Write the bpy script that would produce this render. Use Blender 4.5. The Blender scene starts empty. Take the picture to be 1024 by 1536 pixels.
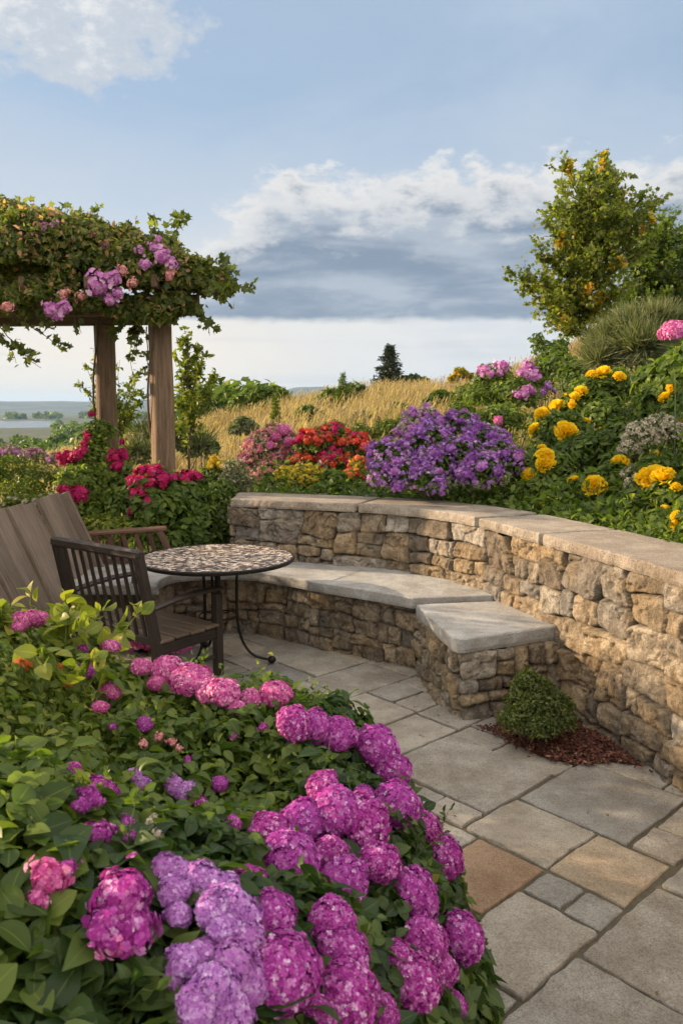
import bpy, math, random, time
import numpy as np
from mathutils import Vector

T0 = time.time()
rng = np.random.default_rng(11)
random.seed(5)
PI = math.pi
sc = bpy.context.scene
col = sc.collection

# ------------------------------------------------------------------ camera maths
F, TH, CH = 1180.0, math.atan(153 / 1180.0), 1.71
CC, SS = math.cos(TH), math.sin(TH)

def ray(px, py):
    u = (px - 512) / F; v = (py - 768) / F
    return np.array([u, CC - v * SS, -SS - v * CC])

def on_z(px, py, z):
    d = ray(px, py); t = (z - CH) / d[2]
    return np.array([d[0] * t, d[1] * t, z])

def at_y(px, py, Y):
    d = ray(px, py); t = Y / d[1]
    return np.array([d[0] * t, Y, CH + d[2] * t])

# ------------------------------------------------------------------ noise
def _h(ix, iy, iz, seed):
    n = (ix.astype(np.int64) * 374761393 + iy.astype(np.int64) * 668265263 + iz.astype(np.int64) * 2147483647 + seed * 1442695041) & 0xffffffff
    n = ((n ^ (n >> 13)) * 1274126177) & 0xffffffff
    n = n ^ (n >> 16)
    return (n & 0xffff) / 65535.0

def vn(x, y, seed=0, z=None):
    x = np.asarray(x, float); y = np.asarray(y, float)
    z = np.zeros_like(x) if z is None else np.asarray(z, float)
    ix, iy, iz = np.floor(x), np.floor(y), np.floor(z)
    fx, fy, fz = x - ix, y - iy, z - iz
    fx, fy, fz = [f * f * (3 - 2 * f) for f in (fx, fy, fz)]
    r = 0
    for a in (0, 1):
        for b in (0, 1):
            for c in (0, 1):
                w = (fx if a else 1 - fx) * (fy if b else 1 - fy) * (fz if c else 1 - fz)
                r = r + w * _h(ix + a, iy + b, iz + c, seed)
    return r * 2 - 1

def fbm(x, y, seed=0, octs=4, z=None):
    x = np.asarray(x, float); y = np.asarray(y, float)
    s = 0; a = 1; t = 0
    for k in range(octs):
        s = s + a * vn(x * 2 ** k, y * 2 ** k, seed + k * 17, None if z is None else z * 2 ** k)
        t += a; a *= .5
    return s / t

def sstep(a, b, x):
    t = np.clip((x - a) / (b - a), 0, 1)
    return t * t * (3 - 2 * t)

# ------------------------------------------------------------------ materials
class NT:
    def __init__(s, tree): s.t = tree; s.n = tree.nodes; s.l = tree.links
    def node(s, typ, ins=None, **kw):
        n = s.n.new(typ)
        for k, v in kw.items(): setattr(n, k, v)
        for k, v in (ins or {}).items(): s.set(n.inputs[k], v)
        return n
    def set(s, sock, v):
        if isinstance(v, bpy.types.NodeSocket): s.l.new(v, sock)
        else:
            if hasattr(sock.default_value, '__len__') and isinstance(v, (tuple, list)):
                if len(sock.default_value) == 4 and len(v) == 3: v = (*v, 1)
            sock.default_value = v
    def m(s, op, a, b=0.0, c=0.0, clamp=False):
        n = s.n.new('ShaderNodeMath'); n.operation = op; n.use_clamp = clamp
        s.set(n.inputs[0], a); s.set(n.inputs[1], b)
        if len(n.inputs) > 2: s.set(n.inputs[2], c)
        return n.outputs[0]
    def smooth(s, x, a, b):
        n = s.n.new('ShaderNodeMapRange'); n.interpolation_type = 'SMOOTHSTEP'
        s.set(n.inputs[0], x); s.set(n.inputs[1], a); s.set(n.inputs[2], b); n.inputs[3].default_value = 0; n.inputs[4].default_value = 1
        return n.outputs[0]
    def mix(s, f, a, b, blend='MIX'):
        n = s.n.new('ShaderNodeMix'); n.data_type = 'RGBA'; n.blend_type = blend
        s.set(n.inputs[0], f); s.set(n.inputs[6], a); s.set(n.inputs[7], b)
        return n.outputs[2]
    def ramp(s, fac, stops, interp='LINEAR'):
        n = s.n.new('ShaderNodeValToRGB'); r = n.color_ramp; r.interpolation = interp
        while len(r.elements) < len(stops): r.elements.new(.5)
        for e, (p, c) in zip(r.elements, stops): e.position = p; e.color = (*c, 1)
        s.set(n.inputs[0], fac)
        return n.outputs[0]
    def attr(s, name, out='Fac'):
        n = s.n.new('ShaderNodeAttribute'); n.attribute_name = name
        return n.outputs[out]
    def noise(s, vec, scale, detail=4, rough=.55, out='Fac'):
        n = s.n.new('ShaderNodeTexNoise')
        if vec is not None: s.l.new(vec, n.inputs['Vector'])
        s.set(n.inputs['Scale'], scale); n.inputs['Detail'].default_value = detail; n.inputs['Roughness'].default_value = rough
        return n.outputs[out]
    def mapping(s, vec, scale=(1, 1, 1), loc=(0, 0, 0), rot=(0, 0, 0)):
        n = s.n.new('ShaderNodeMapping'); s.l.new(vec, n.inputs[0])
        n.inputs['Scale'].default_value = scale; n.inputs['Location'].default_value = loc; n.inputs['Rotation'].default_value = rot
        return n.outputs[0]
    def bump(s, h, strength=.4, dist=.01):
        n = s.n.new('ShaderNodeBump'); s.set(n.inputs['Height'], h); n.inputs['Strength'].default_value = strength; n.inputs['Distance'].default_value = dist
        return n.outputs[0]

def newmat(name):
    m = bpy.data.materials.new(name); m.use_nodes = True
    nt = NT(m.node_tree); p = m.node_tree.nodes['Principled BSDF']
    return m, nt, p

def objco(nt):
    return nt.n.new('ShaderNodeTexCoord').outputs['Object']

def leaf_mat(name, dark, mid, light, transl=.32, rough=.45, extra=None, obj_var=.0):
    m, nt, p = newmat(name)
    r = nt.attr('rnd')
    stops = [(0, dark), (.45, mid), (.85, light)]
    if extra: stops += [(.93, light), (1.0, extra)]
    c = nt.ramp(r, stops)
    lu = nt.attr('lu')
    vein = nt.smooth(nt.m('ABSOLUTE', lu), .10, .0)
    c2 = nt.mix(nt.m('MULTIPLY', vein, .35), c, tuple(min(1, x * 1.7 + .01) for x in light))
    n = nt.noise(nt.n.new('ShaderNodeTexCoord').outputs['Object'], 9, 3)
    c3 = nt.mix(nt.smooth(n, .3, .75), c2, nt.mix(1.0, c2, (.72, .78, .7), 'MULTIPLY'))
    nt.set(p.inputs['Base Color'], c3)
    p.inputs['Roughness'].default_value = rough
    p.inputs['Specular IOR Level'].default_value = .35
    tr = nt.node('ShaderNodeBsdfTranslucent', {'Color': nt.mix(1.0, c3, (1.5, 1.7, .7), 'MULTIPLY')})
    mx = nt.node('ShaderNodeMixShader', {0: transl, 1: p.outputs[0], 2: tr.outputs[0]})
    nt.l.new(mx.outputs[0], m.node_tree.nodes['Material Output'].inputs[0])
    return m

def petal_mat(name, stops, transl=.3, var=None):
    m, nt, p = newmat(name)
    c = nt.ramp(nt.attr('rnd'), stops)
    if var:
        oi = nt.n.new('ShaderNodeObjectInfo')
        c = nt.mix(nt.m('MULTIPLY', oi.outputs['Random'], var[1]), c, var[0])
    nt.set(p.inputs['Base Color'], c); p.inputs['Roughness'].default_value = .6
    p.inputs['Specular IOR Level'].default_value = .25
    tr = nt.node('ShaderNodeBsdfTranslucent', {'Color': c})
    mx = nt.node('ShaderNodeMixShader', {0: transl, 1: p.outputs[0], 2: tr.outputs[0]})
    nt.l.new(mx.outputs[0], m.node_tree.nodes['Material Output'].inputs[0])
    return m

def wood_mat(name, dark, light, rough=.75, grain=1.0, extra=None):
    m, nt, p = newmat(name)
    g = nt.attr('gc', 'Vector')
    n1 = nt.noise(nt.mapping(g, (3, 45, 45)), 1.0, 6, .65)
    n2 = nt.noise(nt.mapping(g, (.9, 7, 7)), 1.0, 3)
    n3 = nt.noise(nt.mapping(g, (8, 160, 160)), 1.0, 4, .7)
    c = nt.ramp(nt.m('ADD', nt.m('MULTIPLY', n1, .6), nt.m('MULTIPLY', n2, .4)), [(.32, dark), (.66, light)])
    c = nt.mix(nt.smooth(n3, .5, .72), c, nt.mix(1.0, c, (.5, .47, .45), 'MULTIPLY'))
    c = nt.mix(nt.m('MULTIPLY', nt.attr('rnd'), .85), c, nt.mix(1.0, c, (.55, .54, .54), 'MULTIPLY'))
    nt.set(p.inputs['Base Color'], c); p.inputs['Roughness'].default_value = rough
    nt.set(p.inputs['Normal'], nt.bump(nt.m('ADD', n1, nt.m('MULTIPLY', n3, .6)), .55 * grain, .006))
    return m

def stone_mat(name):
    m, nt, p = newmat(name)
    co = objco(nt)
    cid = nt.attr('rnd'); cv = nt.attr('sv')
    base = nt.ramp(cid, [(0, (.22, .18, .14)), (.14, (.34, .28, .20)), (.28, (.40, .32, .21)), (.42, (.29, .265, .23)), (.58, (.46, .40, .31)), (.72, (.40, .30, .18)), (.86, (.37, .35, .31)), (1, (.52, .48, .42))])
    n1 = nt.noise(co, 14, 8, .62); n2 = nt.noise(co, 70, 5, .7); n3 = nt.noise(co, 4, 3)
    c = nt.mix(nt.smooth(n1, .42, .60), nt.mix(1.0, base, (.55, .53, .51), 'MULTIPLY'), base)
    c = nt.mix(nt.m('MULTIPLY', nt.smooth(n3, .5, .68), .35), c, (.44, .31, .15))
    c = nt.mix(nt.m('MULTIPLY', nt.smooth(n2, .52, .62), .6), c, nt.mix(1.0, c, (.42, .39, .36), 'MULTIPLY'))
    n7 = nt.noise(co, 190, 3, .8)
    c = nt.mix(nt.m('MULTIPLY', nt.smooth(n7, .54, .64), .45), c, nt.mix(1.0, c, (1.55, 1.5, 1.4), 'MULTIPLY'))
    c = nt.mix(nt.m('MULTIPLY', nt.smooth(n7, .46, .36), .45), c, nt.mix(1.0, c, (.5, .48, .46), 'MULTIPLY'))
    v = nt.node('ShaderNodeTexVoronoi', {'Vector': co, 'Scale': 90.0})
    c = nt.mix(nt.m('MULTIPLY', nt.smooth(v.outputs['Distance'], .30, .1), .4), c, (.60, .57, .50))
    c = nt.mix(1.0, c, nt.ramp(cv, [(0, (.7, .7, .72)), (1, (1.2, 1.16, 1.1))]), 'MULTIPLY')
    jt = nt.attr('joint')
    c = nt.mix(jt, c, (.060, .046, .032))
    nt.set(p.inputs['Base Color'], c); p.inputs['Roughness'].default_value = .92
    h = nt.m('ADD', nt.m('MULTIPLY', n1, 1.0), nt.m('MULTIPLY', n2, .75))
    nt.set(p.inputs['Normal'], nt.bump(h, 1.0, .022))
    return m

def slab_mat(name, stops, speck=.35, rough=.85, scale=1.0, bumpy=.35, line=False, lichen=.25):
    m, nt, p = newmat(name)
    co = objco(nt)
    base = nt.ramp(nt.attr('rnd'), stops)
    n1 = nt.noise(co, 5 * scale, 6, .6); n2 = nt.noise(co, 170, 3, .8); n3 = nt.noise(co, 22 * scale, 6, .7)
    c = nt.mix(nt.smooth(n1, .38, .66), nt.mix(1.0, base, (.74, .72, .70), 'MULTIPLY'), base)
    c = nt.mix(nt.m('MULTIPLY', nt.smooth(n3, .52, .72), lichen), c, (.30, .25, .17))
    c = nt.mix(nt.m('MULTIPLY', nt.smooth(n2, .53, .62), speck), c, nt.mix(1.0, c, (.42, .42, .44), 'MULTIPLY'))
    c = nt.mix(nt.m('MULTIPLY', nt.smooth(n2, .47, .38), speck), c, nt.mix(1.0, c, (1.5, 1.5, 1.5), 'MULTIPLY'))
    n4 = nt.noise(co, 1.6, 5, .7)
    c = nt.mix(nt.m('MULTIPLY', nt.smooth(n4, .48, .62), .5), c, nt.mix(1.0, c, (.66, .60, .52), 'MULTIPLY'))
    n6 = nt.noise(co, 45, 6, .75)
    c = nt.mix(nt.m('MULTIPLY', nt.smooth(n6, .52, .66), .55), c, nt.mix(1.0, c, (.60, .58, .55), 'MULTIPLY'))
    nt.set(p.inputs['Base Color'], c); p.inputs['Roughness'].default_value = rough
    p.inputs['Specular IOR Level'].default_value = .35
    h = nt.m('ADD', nt.m('ADD', nt.m('MULTIPLY', n3, 1.0), nt.m('MULTIPLY', n6, .7)), nt.m('MULTIPLY', n2, .5))
    if line:
        n5 = nt.noise(nt.mapping(co, (12, 90, 12), rot=(0, 0, .5)), 1.0, 4, .7)
        h = nt.m('ADD', h, nt.m('MULTIPLY', n5, 1.6))
    nt.set(p.inputs['Normal'], nt.bump(h, bumpy, .012))
    return m

def plain_mat(name, c, rough=.6, metal=0, bumps=None):
    m, nt, p = newmat(name)
    co = objco(nt); n = nt.noise(co, 30, 4)
    nt.set(p.inputs['Base Color'], nt.mix(nt.smooth(n, .35, .7), tuple(x * .7 for x in c), c))
    p.inputs['Roughness'].default_value = rough; p.inputs['Metallic'].default_value = metal
    nt.set(p.inputs['Normal'], nt.bump(n, .3, .004))
    return m

# ------------------------------------------------------------------ mesh helpers
def mesh_np(name, V, Q=None, T=None, attrs=None, smooth=False, mats=(), mi=None):
    V = np.asarray(V, np.float32).reshape(-1, 3)
    nq = 0 if Q is None else len(Q); nt_ = 0 if T is None else len(T)
    parts = []
    if nq: parts.append(np.asarray(Q, np.int32).ravel())
    if nt_: parts.append(np.asarray(T, np.int32).ravel())
    L = np.concatenate(parts)
    me = bpy.data.meshes.new(name)
    me.vertices.add(len(V)); me.vertices.foreach_set('co', V.ravel())
    me.loops.add(len(L)); me.loops.foreach_set('vertex_index', L)
    me.polygons.add(nq + nt_)
    ls = np.concatenate([np.arange(nq, dtype=np.int32) * 4, nq * 4 + np.arange(nt_, dtype=np.int32) * 3])
    me.polygons.foreach_set('loop_start', ls)
    if mi is not None: me.polygons.foreach_set('material_index', np.asarray(mi, np.int32))
    me.update(calc_edges=True)
    me.polygons.foreach_set('use_smooth', np.full(nq + nt_, bool(smooth)))
    for k, a in (attrs or {}).items():
        a = np.asarray(a, np.float32)
        if a.ndim == 2:
            at = me.attributes.new(k, 'FLOAT_VECTOR', 'POINT'); at.data.foreach_set('vector', a.ravel())
        else:
            at = me.attributes.new(k, 'FLOAT', 'POINT'); at.data.foreach_set('value', a)
    for m in mats: me.materials.append(m)
    return me

def link(name, me, parent=None):
    o = bpy.data.objects.new(name, me); col.objects.link(o)
    if parent is not None:
        o.parent = parent
        o.matrix_parent_inverse = parent.matrix_world.inverted() if False else o.matrix_parent_inverse
    return o

def thing(name, label, cat, loc=(0, 0, 0), rz=0, group=None):
    o = bpy.data.objects.new(name, None); col.objects.link(o)
    o.location = [float(v) for v in loc]; o.rotation_euler = (0, 0, rz); o.empty_display_size = .1
    tag(o, label, cat, group); return o

def tag(o, label=None, cat=None, group=None, kind=None):
    if label: o['label'] = label
    if cat: o['category'] = cat
    if group: o['group'] = group
    if kind: o['kind'] = kind
    return o

class MB:
    """collects pieces into ONE mesh"""
    def __init__(s): s.V = []; s.Q = []; s.T = []; s.A = {}; s.n = 0; s.names = set(); s.mq = []; s.mt = []
    def add(s, V, Q=None, T=None, mi=0, **attrs):
        V = np.asarray(V, float).reshape(-1, 3); k = len(V)
        s.V.append(V)
        if Q is not None and len(Q): s.Q.append(np.asarray(Q) + s.n); s.mq.append(np.full(len(Q), mi))
        if T is not None and len(T): s.T.append(np.asarray(T) + s.n); s.mt.append(np.full(len(T), mi))
        for a, v in attrs.items():
            v = np.asarray(v, float)
            if a == 'gc': v = np.broadcast_to(v, (k, 3))
            else: v = np.broadcast_to(v, (k,))
            s.A.setdefault(a, []).append((s.n, v))
        s.n += k
    def build(s, name, mats, parent=None, smooth=False, origin=None, obj=True):
        V = np.concatenate(s.V)
        if origin is not None: V = V - np.asarray(origin)
        at = {}
        for a, L in s.A.items():
            full = np.zeros((s.n, 3) if a == 'gc' else s.n)
            for st, v in L: full[st:st + len(v)] = v
            at[a] = full
        if not isinstance(mats, (list, tuple)): mats = [mats]
        mi = np.concatenate(s.mq + s.mt) if (s.mq or s.mt) else None
        me = mesh_np(name, V, np.concatenate(s.Q) if s.Q else None, np.concatenate(s.T) if s.T else None, at, smooth, mats, mi)
        return link(name, me, parent) if obj else me

def frame(d, up=(0, 0, 1)):
    d = np.asarray(d, float); d = d / np.linalg.norm(d); up = np.asarray(up, float)
    if abs(np.dot(d, up)) > .98: up = np.array([1., 0, 0])
    a = np.cross(up, d); a /= np.linalg.norm(a); b = np.cross(d, a)
    return d, a, b          # along, side, up

def member(mb, p0, p1, w, h, up=(0, 0, 1), bev=.006, segs=1, wob=0.0, rnd=None, bow=None, mi=0, taper=1.0):
    """chamfered timber from p0 to p1; w across, h along 'up'"""
    p0 = np.asarray(p0, float); p1 = np.asarray(p1, float); L = np.linalg.norm(p1 - p0)
    d, a, b = frame(p1 - p0, up)
    def ring(w, h, bv):
        x, y = w / 2, h / 2
        return np.array([(x - bv, -y), (x, -y + bv), (x, y - bv), (x - bv, y), (-x + bv, y), (-x, y - bv), (-x, -y + bv), (-x + bv, -y)])
    ts = [0, min(bev / L, .1)] + [k / segs for k in range(1, segs)] + [1 - min(bev / L, .1), 1]
    V = []; G = []; off = rng.uniform(0, 20, 3)
    for i, t in enumerate(ts):
        s = 1 + (taper - 1) * t
        end = i in (0, len(ts) - 1)
        R = ring(w * s - (bev * 2 if end else 0), h * s - (bev * 2 if end else 0), bev * (.5 if end else 1))
        c = p0 + d * L * t
        if bow is not None: c = c + np.asarray(bow) * math.sin(PI * t)
        if wob and not end: R = R + rng.normal(0, wob, R.shape)
        V.append(c + R[:, :1] * a + R[:, 1:] * b)
        G.append(np.column_stack([np.full(8, t * L), R]) + off)
    n = len(ts); Q = []
    for i in range(n - 1):
        for k in range(8):
            k2 = (k + 1) % 8
            Q.append((i * 8 + k, i * 8 + k2, (i + 1) * 8 + k2, (i + 1) * 8 + k))
    for base, rev in ((0, True), ((n - 1) * 8, False)):
        q = [(0, 1, 2, 3), (0, 3, 4, 7), (4, 5, 6, 7)]
        for f in q:
            f = [base + x for x in f]
            Q.append(f[::-1] if rev else f)
    mb.add(np.concatenate(V), Q=Q, mi=mi, gc=np.concatenate(G), rnd=rng.random() if rnd is None else rnd)

def tube(mb, pts, rad, n=7, mi=0, rnd=None, cap=True):
    pts = np.asarray(pts, float); m = len(pts)
    rad = np.broadcast_to(np.asarray(rad, float), (m,))
    V = []; G = []; tang = np.gradient(pts, axis=0)
    up = np.array([0.3, .2, 1.0]); off = rng.uniform(0, 9, 3); s = 0
    for i in range(m):
        d, a, b = frame(tang[i], up)
        up = b
        an = np.arange(n) * 2 * PI / n
        V.append(pts[i] + rad[i] * (np.cos(an)[:, None] * a + np.sin(an)[:, None] * b))
        if i: s += np.linalg.norm(pts[i] - pts[i - 1])
        G.append(np.column_stack([np.full(n, s), rad[i] * np.cos(an), rad[i] * np.sin(an)]) + off)
    Q = [(i * n + k, i * n + (k + 1) % n, (i + 1) * n + (k + 1) % n, (i + 1) * n + k) for i in range(m - 1) for k in range(n)]
    T = []
    V = np.concatenate(V); G = np.concatenate(G)
    if cap:
        V = np.vstack([V, pts[0], pts[-1]]); G = np.vstack([G, off, off])
        T = [(m * n, (k + 1) % n, k) for k in range(n)] + [(m * n + 1, (m - 1) * n + k, (m - 1) * n + (k + 1) % n) for k in range(n)]
    mb.add(V, Q=Q, T=T, mi=mi, gc=G, rnd=rng.random() if rnd is None else rnd)

def catmull(P, n=12):
    P = np.asarray(P, float); P = np.vstack([2 * P[0] - P[1], P, 2 * P[-1] - P[-2]]); out = []
    for i in range(1, len(P) - 2):
        for t in np.arange(n) / n:
            a, b, c, d = P[i - 1], P[i], P[i + 1], P[i + 2]
            out.append(.5 * ((2 * b) + (-a + c) * t + (2 * a - 5 * b + 4 * c - d) * t * t + (-a + 3 * b - 3 * c + d) * t ** 3))
    out.append(P[-2]); return np.array(out)

def resample(P, step):
    P = np.asarray(P, float); s = np.concatenate([[0], np.cumsum(np.linalg.norm(np.diff(P, axis=0), axis=1))])
    n = max(2, int(round(s[-1] / step)) + 1); t = np.linspace(0, s[-1], n)
    return np.column_stack([np.interp(t, s, P[:, k]) for k in range(P.shape[1])]), t

def lathe(mb, prof, c=(0, 0, 0), n=32, mi=0, rnd=0.):
    prof = np.asarray(prof, float); m = len(prof); an = np.arange(n) * 2 * PI / n
    V = np.concatenate([np.column_stack([r * np.cos(an), r * np.sin(an), np.full(n, z)]) for r, z in prof]) + np.asarray(c)
    Q = [(i * n + k, i * n + (k + 1) % n, (i + 1) * n + (k + 1) % n, (i + 1) * n + k) for i in range(m - 1) for k in range(n)]
    mb.add(V, Q=Q, mi=mi, rnd=rnd, gc=V)

# ------------------------------------------------------------------ leaf / petal scattering
def leaf_t(st, fold=.25, droop=.25):
    """st: list of (t along, half width). 3 verts per station"""
    V = []; lu = []
    for t, w in st:
        z = -droop * t * t
        V += [(-w, t, z + fold * w), (0, t, z), (w, t, z + fold * w)]; lu += [-1, 0, 1]
    Q = []
    for i in range(len(st) - 1):
        a = i * 3; Q += [(a, a + 1, a + 4, a + 3), (a + 1, a + 2, a + 5, a + 4)]
    return np.array(V), np.array(Q), np.array(lu, float)

LEAF_HI = leaf_t([(0, .02), (.14, .19), (.34, .30), (.56, .29), (.78, .17), (1, .01)], .35, .35)
LEAF_OVAL = leaf_t([(0, .03), (.07, .12), (.18, .25), (.32, .33), (.48, .355), (.64, .32), (.79, .235), (.91, .12), (1, .015)], .3, .28)
LEAF_MID = leaf_t([(0, .03), (.3, .28), (.65, .24), (1, .01)], .35, .3)
LEAF_NARROW = leaf_t([(0, .02), (.4, .10), (1, .0)], .3, .4)
_lo = (np.array([(0, 0, 0), (.3, .45, .08), (0, 1, -.12), (-.3, .45, .08), (0, .5, -.05)]), np.array([(0, 1, 4, 3), (4, 1, 2, 3)]), np.array([0, 1, 0, -1, 0.]))
LEAF_LO = _lo
# a jagged maple / vine leaf
_a = [(-.0, 0), (-.34, .08), (-.28, .32), (-.52, .55), (-.22, .62), (0, 1.0), (.22, .62), (.52, .55), (.28, .32), (.34, .08)]
_mv = np.array([(x, y, .12 * abs(x) - .15 * y * y) for x, y in _a] + [(0, .45, -.04)])
LEAF_MAPLE = (_mv, np.array([(10, 1, 0, 9), (10, 3, 2, 1), (10, 5, 4, 3), (10, 7, 6, 5), (10, 9, 8, 7)]), np.array([0, -1, -.6, -1, -.5, 0, .5, 1, .6, 1, 0.]))

def unit(a):
    return a / np.maximum(np.linalg.norm(a, axis=-1, keepdims=True), 1e-9)

def scatter(mb, tmpl, P, N, Tn, S, rnd, mi=0, wscale=1.0):
    P = np.asarray(P); n = len(P)
    if n == 0: return
    V, Q, lu = tmpl; k = len(V)
    N = unit(N); Tn = unit(Tn - N * np.sum(N * Tn, axis=1, keepdims=True)); B = np.cross(Tn, N)
    S = np.broadcast_to(S, (n,))
    W = V[None, :, 0, None] * wscale * B[:, None] + V[None, :, 1, None] * Tn[:, None] + V[None, :, 2, None] * N[:, None]
    W = P[:, None] + W * S[:, None, None]
    Qs = (Q[None] + (np.arange(n) * k)[:, None, None]).reshape(-1, 4)
    mb.add(W.reshape(-1, 3), Q=Qs, mi=mi, rnd=np.repeat(np.broadcast_to(rnd, (n,)), k), lu=np.tile(lu, n))

def rand_dir(n):
    return unit(rng.normal(size=(n, 3)))

def rfan(n, dark=.35):
    """per-leaf tone with mostly mid values"""
    return np.clip(rng.beta(2.2, 2.6, n), 0, 1)

# ------------------------------------------------------------------ flower heads
def head_mesh(name, mat, core, nf=400, jit=.05, cores=.86, fs=.011, lump=.18, squash=.85, seed=0, petals=4, cup=.25, cover=-.35, wid=.42, layers=1):
    """unit-radius-ish cluster of many florets; radius 1 -> scaled by the object. fs is floret size relative to radius"""
    r = np.random.default_rng(seed)
    i = np.arange(nf) + .5
    zz = 1 - (1 - cover) * i / nf; ph = i * 2.39996 + r.normal(0, .15, nf)
    rr = np.sqrt(np.maximum(0, 1 - zz * zz))
    D = np.column_stack([rr * np.cos(ph), rr * np.sin(ph), zz])
    nb = r.integers(4, 8); Bd = unit(r.normal(size=(nb, 3)) + [0, 0, .4])
    def surf(D):
        b = np.zeros(len(D))
        for k in range(nb): b = np.maximum(b, np.exp(-np.sum((D - Bd[k]) ** 2, axis=1) / .28))
        return 1 - lump + lump * b * 1.3
    R = surf(D) * (1 - np.abs(r.normal(0, jit * 2.2, nf)) + r.normal(0, jit, nf))
    mb = MB()
    P = D * R[:, None] * [1, 1, squash]
    N = unit(D * [1, 1, 1 / squash] + r.normal(0, .28, (nf, 3)))
    floret_tone = r.beta(2, 2, nf)  # random tone per floret
    for k in range(petals):
        ang = 2 * PI * k / petals + r.uniform(0, 6.28, nf)[:] * 0
        a0 = r.uniform(0, 6.28, nf) if k == 0 else a0
        d, = (None,)
        ref = np.cross(N, np.tile([.3, .2, 1.0], (nf, 1))); ref = unit(ref); ref2 = np.cross(N, ref)
        T = ref * np.cos(ang + a0)[:, None] + ref2 * np.sin(ang + a0)[:, None]
        T = unit(T + N * cup)
        pt = (np.array([(0, 0, 0), (wid * .8, .36, .05), (wid * .95, .78, .02), (0, 1, -.06), (-wid * .95, .78, .02), (-wid * .8, .36, .05)]), np.array([(0, 1, 2, 3), (0, 3, 4, 5)]), np.array([0, .5, .5, 0, -.5, -.5]))
        scatter(mb, pt, P, N, T, fs * r.uniform(.8, 1.2, nf), np.clip(floret_tone + r.normal(0, .1, nf), 0, 1))
    # the mass of buds and stalks inside
    n, m = 14, 9; an = np.arange(n) * 2 * PI / n; V = []
    for j in range(m):
        z = math.cos(PI * j / (m - 1)); q = math.sin(PI * j / (m - 1))
        V.append(np.column_stack([q * np.cos(an), q * np.sin(an), np.full(n, z)]))
    V = np.concatenate(V); V = V * (surf(V) * cores)[:, None] * [1, 1, squash]; V[:, 2] = np.maximum(V[:, 2], cover * .9 * squash)
    Q = [(j * n + k, j * n + (k + 1) % n, (j + 1) * n + (k + 1) % n, (j + 1) * n + k) for j in range(m - 1) for k in range(n)]
    mb.add(V, Q=Q, mi=1, rnd=.2)
    return mb.build(name, [mat, core], obj=False)

def ruffle_mesh(name, mat, seed=0, n=70, ps=.55, wid=.4):
    """one double bloom (marigold, rose): layers of cupped petals"""
    r = np.random.default_rng(seed); mb = MB()
    t = (np.arange(n) + .5) / n
    el = .15 + 1.35 * (1 - t) ** .8; ph = np.arange(n) * 2.39996
    D = np.column_stack([np.cos(el) * np.cos(ph), np.cos(el) * np.sin(ph), np.sin(el)])
    P = D * .35 * [1, 1, .8]
    N = unit(-D * .5 + [0, 0, .8] + r.normal(0, .25, (n, 3)))
    tm = leaf_t([(0, .12), (.5, .36), (.85, .42), (1, .25)], .35, -.15)
    scatter(mb, tm, P, N, unit(D + r.normal(0, .2, (n, 3))), ps * r.uniform(.85, 1.15, n), r.beta(2, 2, n), wscale=wid / .4)
    n2 = n // 2
    D2 = rand_dir(n2); D2[:, 2] = np.abs(D2[:, 2])
    scatter(mb, tm, D2 * .45, unit(np.cross(D2, rand_dir(n2))), D2, ps * .75, r.beta(2, 2, n2))
    return mb.build(name, [mat], obj=False)

def put_head(me, pos, r, parent, up=(0, 0, 1), name='flower_head', base=None):
    o = bpy.data.objects.new(name, me); col.objects.link(o); o.parent = parent
    b = np.asarray(base if base is not None else parent.location)
    o.location = [float(v) for v in (np.asarray(pos) - b)]
    q = Vector((float(up[0]), float(up[1]), float(up[2]))).to_track_quat('Z', 'Y')
    e = q.to_euler(); o.rotation_mode = 'QUATERNION'
    from mathutils import Quaternion
    o.rotation_quaternion = q @ Quaternion((0, 0, 1), random.uniform(0, 6.28))
    s = float(r); o.scale = (s * random.uniform(.92, 1.12), s * random.uniform(.92, 1.12), s * random.uniform(.9, 1.05))
    return o
EXPO = 0.8
SUN_AZ, SUN_EL, SUN_E = -74.0, 17.0, 5.0
HAZE_D = 0.00009
# ------------------------------------------------------------------ palette of materials
M = {}
M['stone'] = stone_mat('fieldstone')
M['coping'] = slab_mat('coping_stone', [(0, (.40, .345, .285)), (.5, (.45, .395, .33)), (1, (.42, .375, .32))], .8, .9, 1.0, .8, line=True)
M['seat_slab'] = slab_mat('seat_slab_stone', [(0, (.42, .425, .42)), (1, (.48, .48, .47))], .5, .85, 1.4, .6, lichen=.2)
M['paver'] = slab_mat('paving_stone', [(0, (.30, .295, .28)), (.18, (.37, .36, .33)), (.36, (.47, .43, .365)), (.54, (.41, .39, .35)), (.7, (.50, .44, .35)), (.82, (.46, .375, .27)), (.94, (.43, .30, .20)), (1, (.42, .29, .19))], .6, .9, 1.0, .8)
M['joint'] = plain_mat('joint_sand', (.115, .10, .068), .95)
M['grey_wood'] = wood_mat('weathered_plank_wood', (.115, .085, .062), (.30, .235, .18), .8, 1.3)
M['dark_wood'] = wood_mat('dark_stained_wood', (.016, .011, .009), (.050, .036, .029), .5, .7)
M['seat_wood'] = wood_mat('seat_board_wood', (.09, .06, .042), (.20, .145, .10), .6, .8)
M['red_wood'] = wood_mat('reddish_wood', (.075, .035, .022), (.17, .085, .055), .6, .8)
M['post_wood'] = wood_mat('rough_post_wood', (.10, .062, .038), (.33, .225, .14), .9, 3.0)
M['iron'] = plain_mat('dark_iron', (.022, .019, .017), .45, .6)
M['bark'] = wood_mat('bark', (.05, .038, .028), (.16, .125, .09), .9, 1.5)
M['stem'] = plain_mat('green_stem', (.09, .13, .04), .6)
M['twig'] = plain_mat('brown_twig', (.13, .09, .055), .8)
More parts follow.
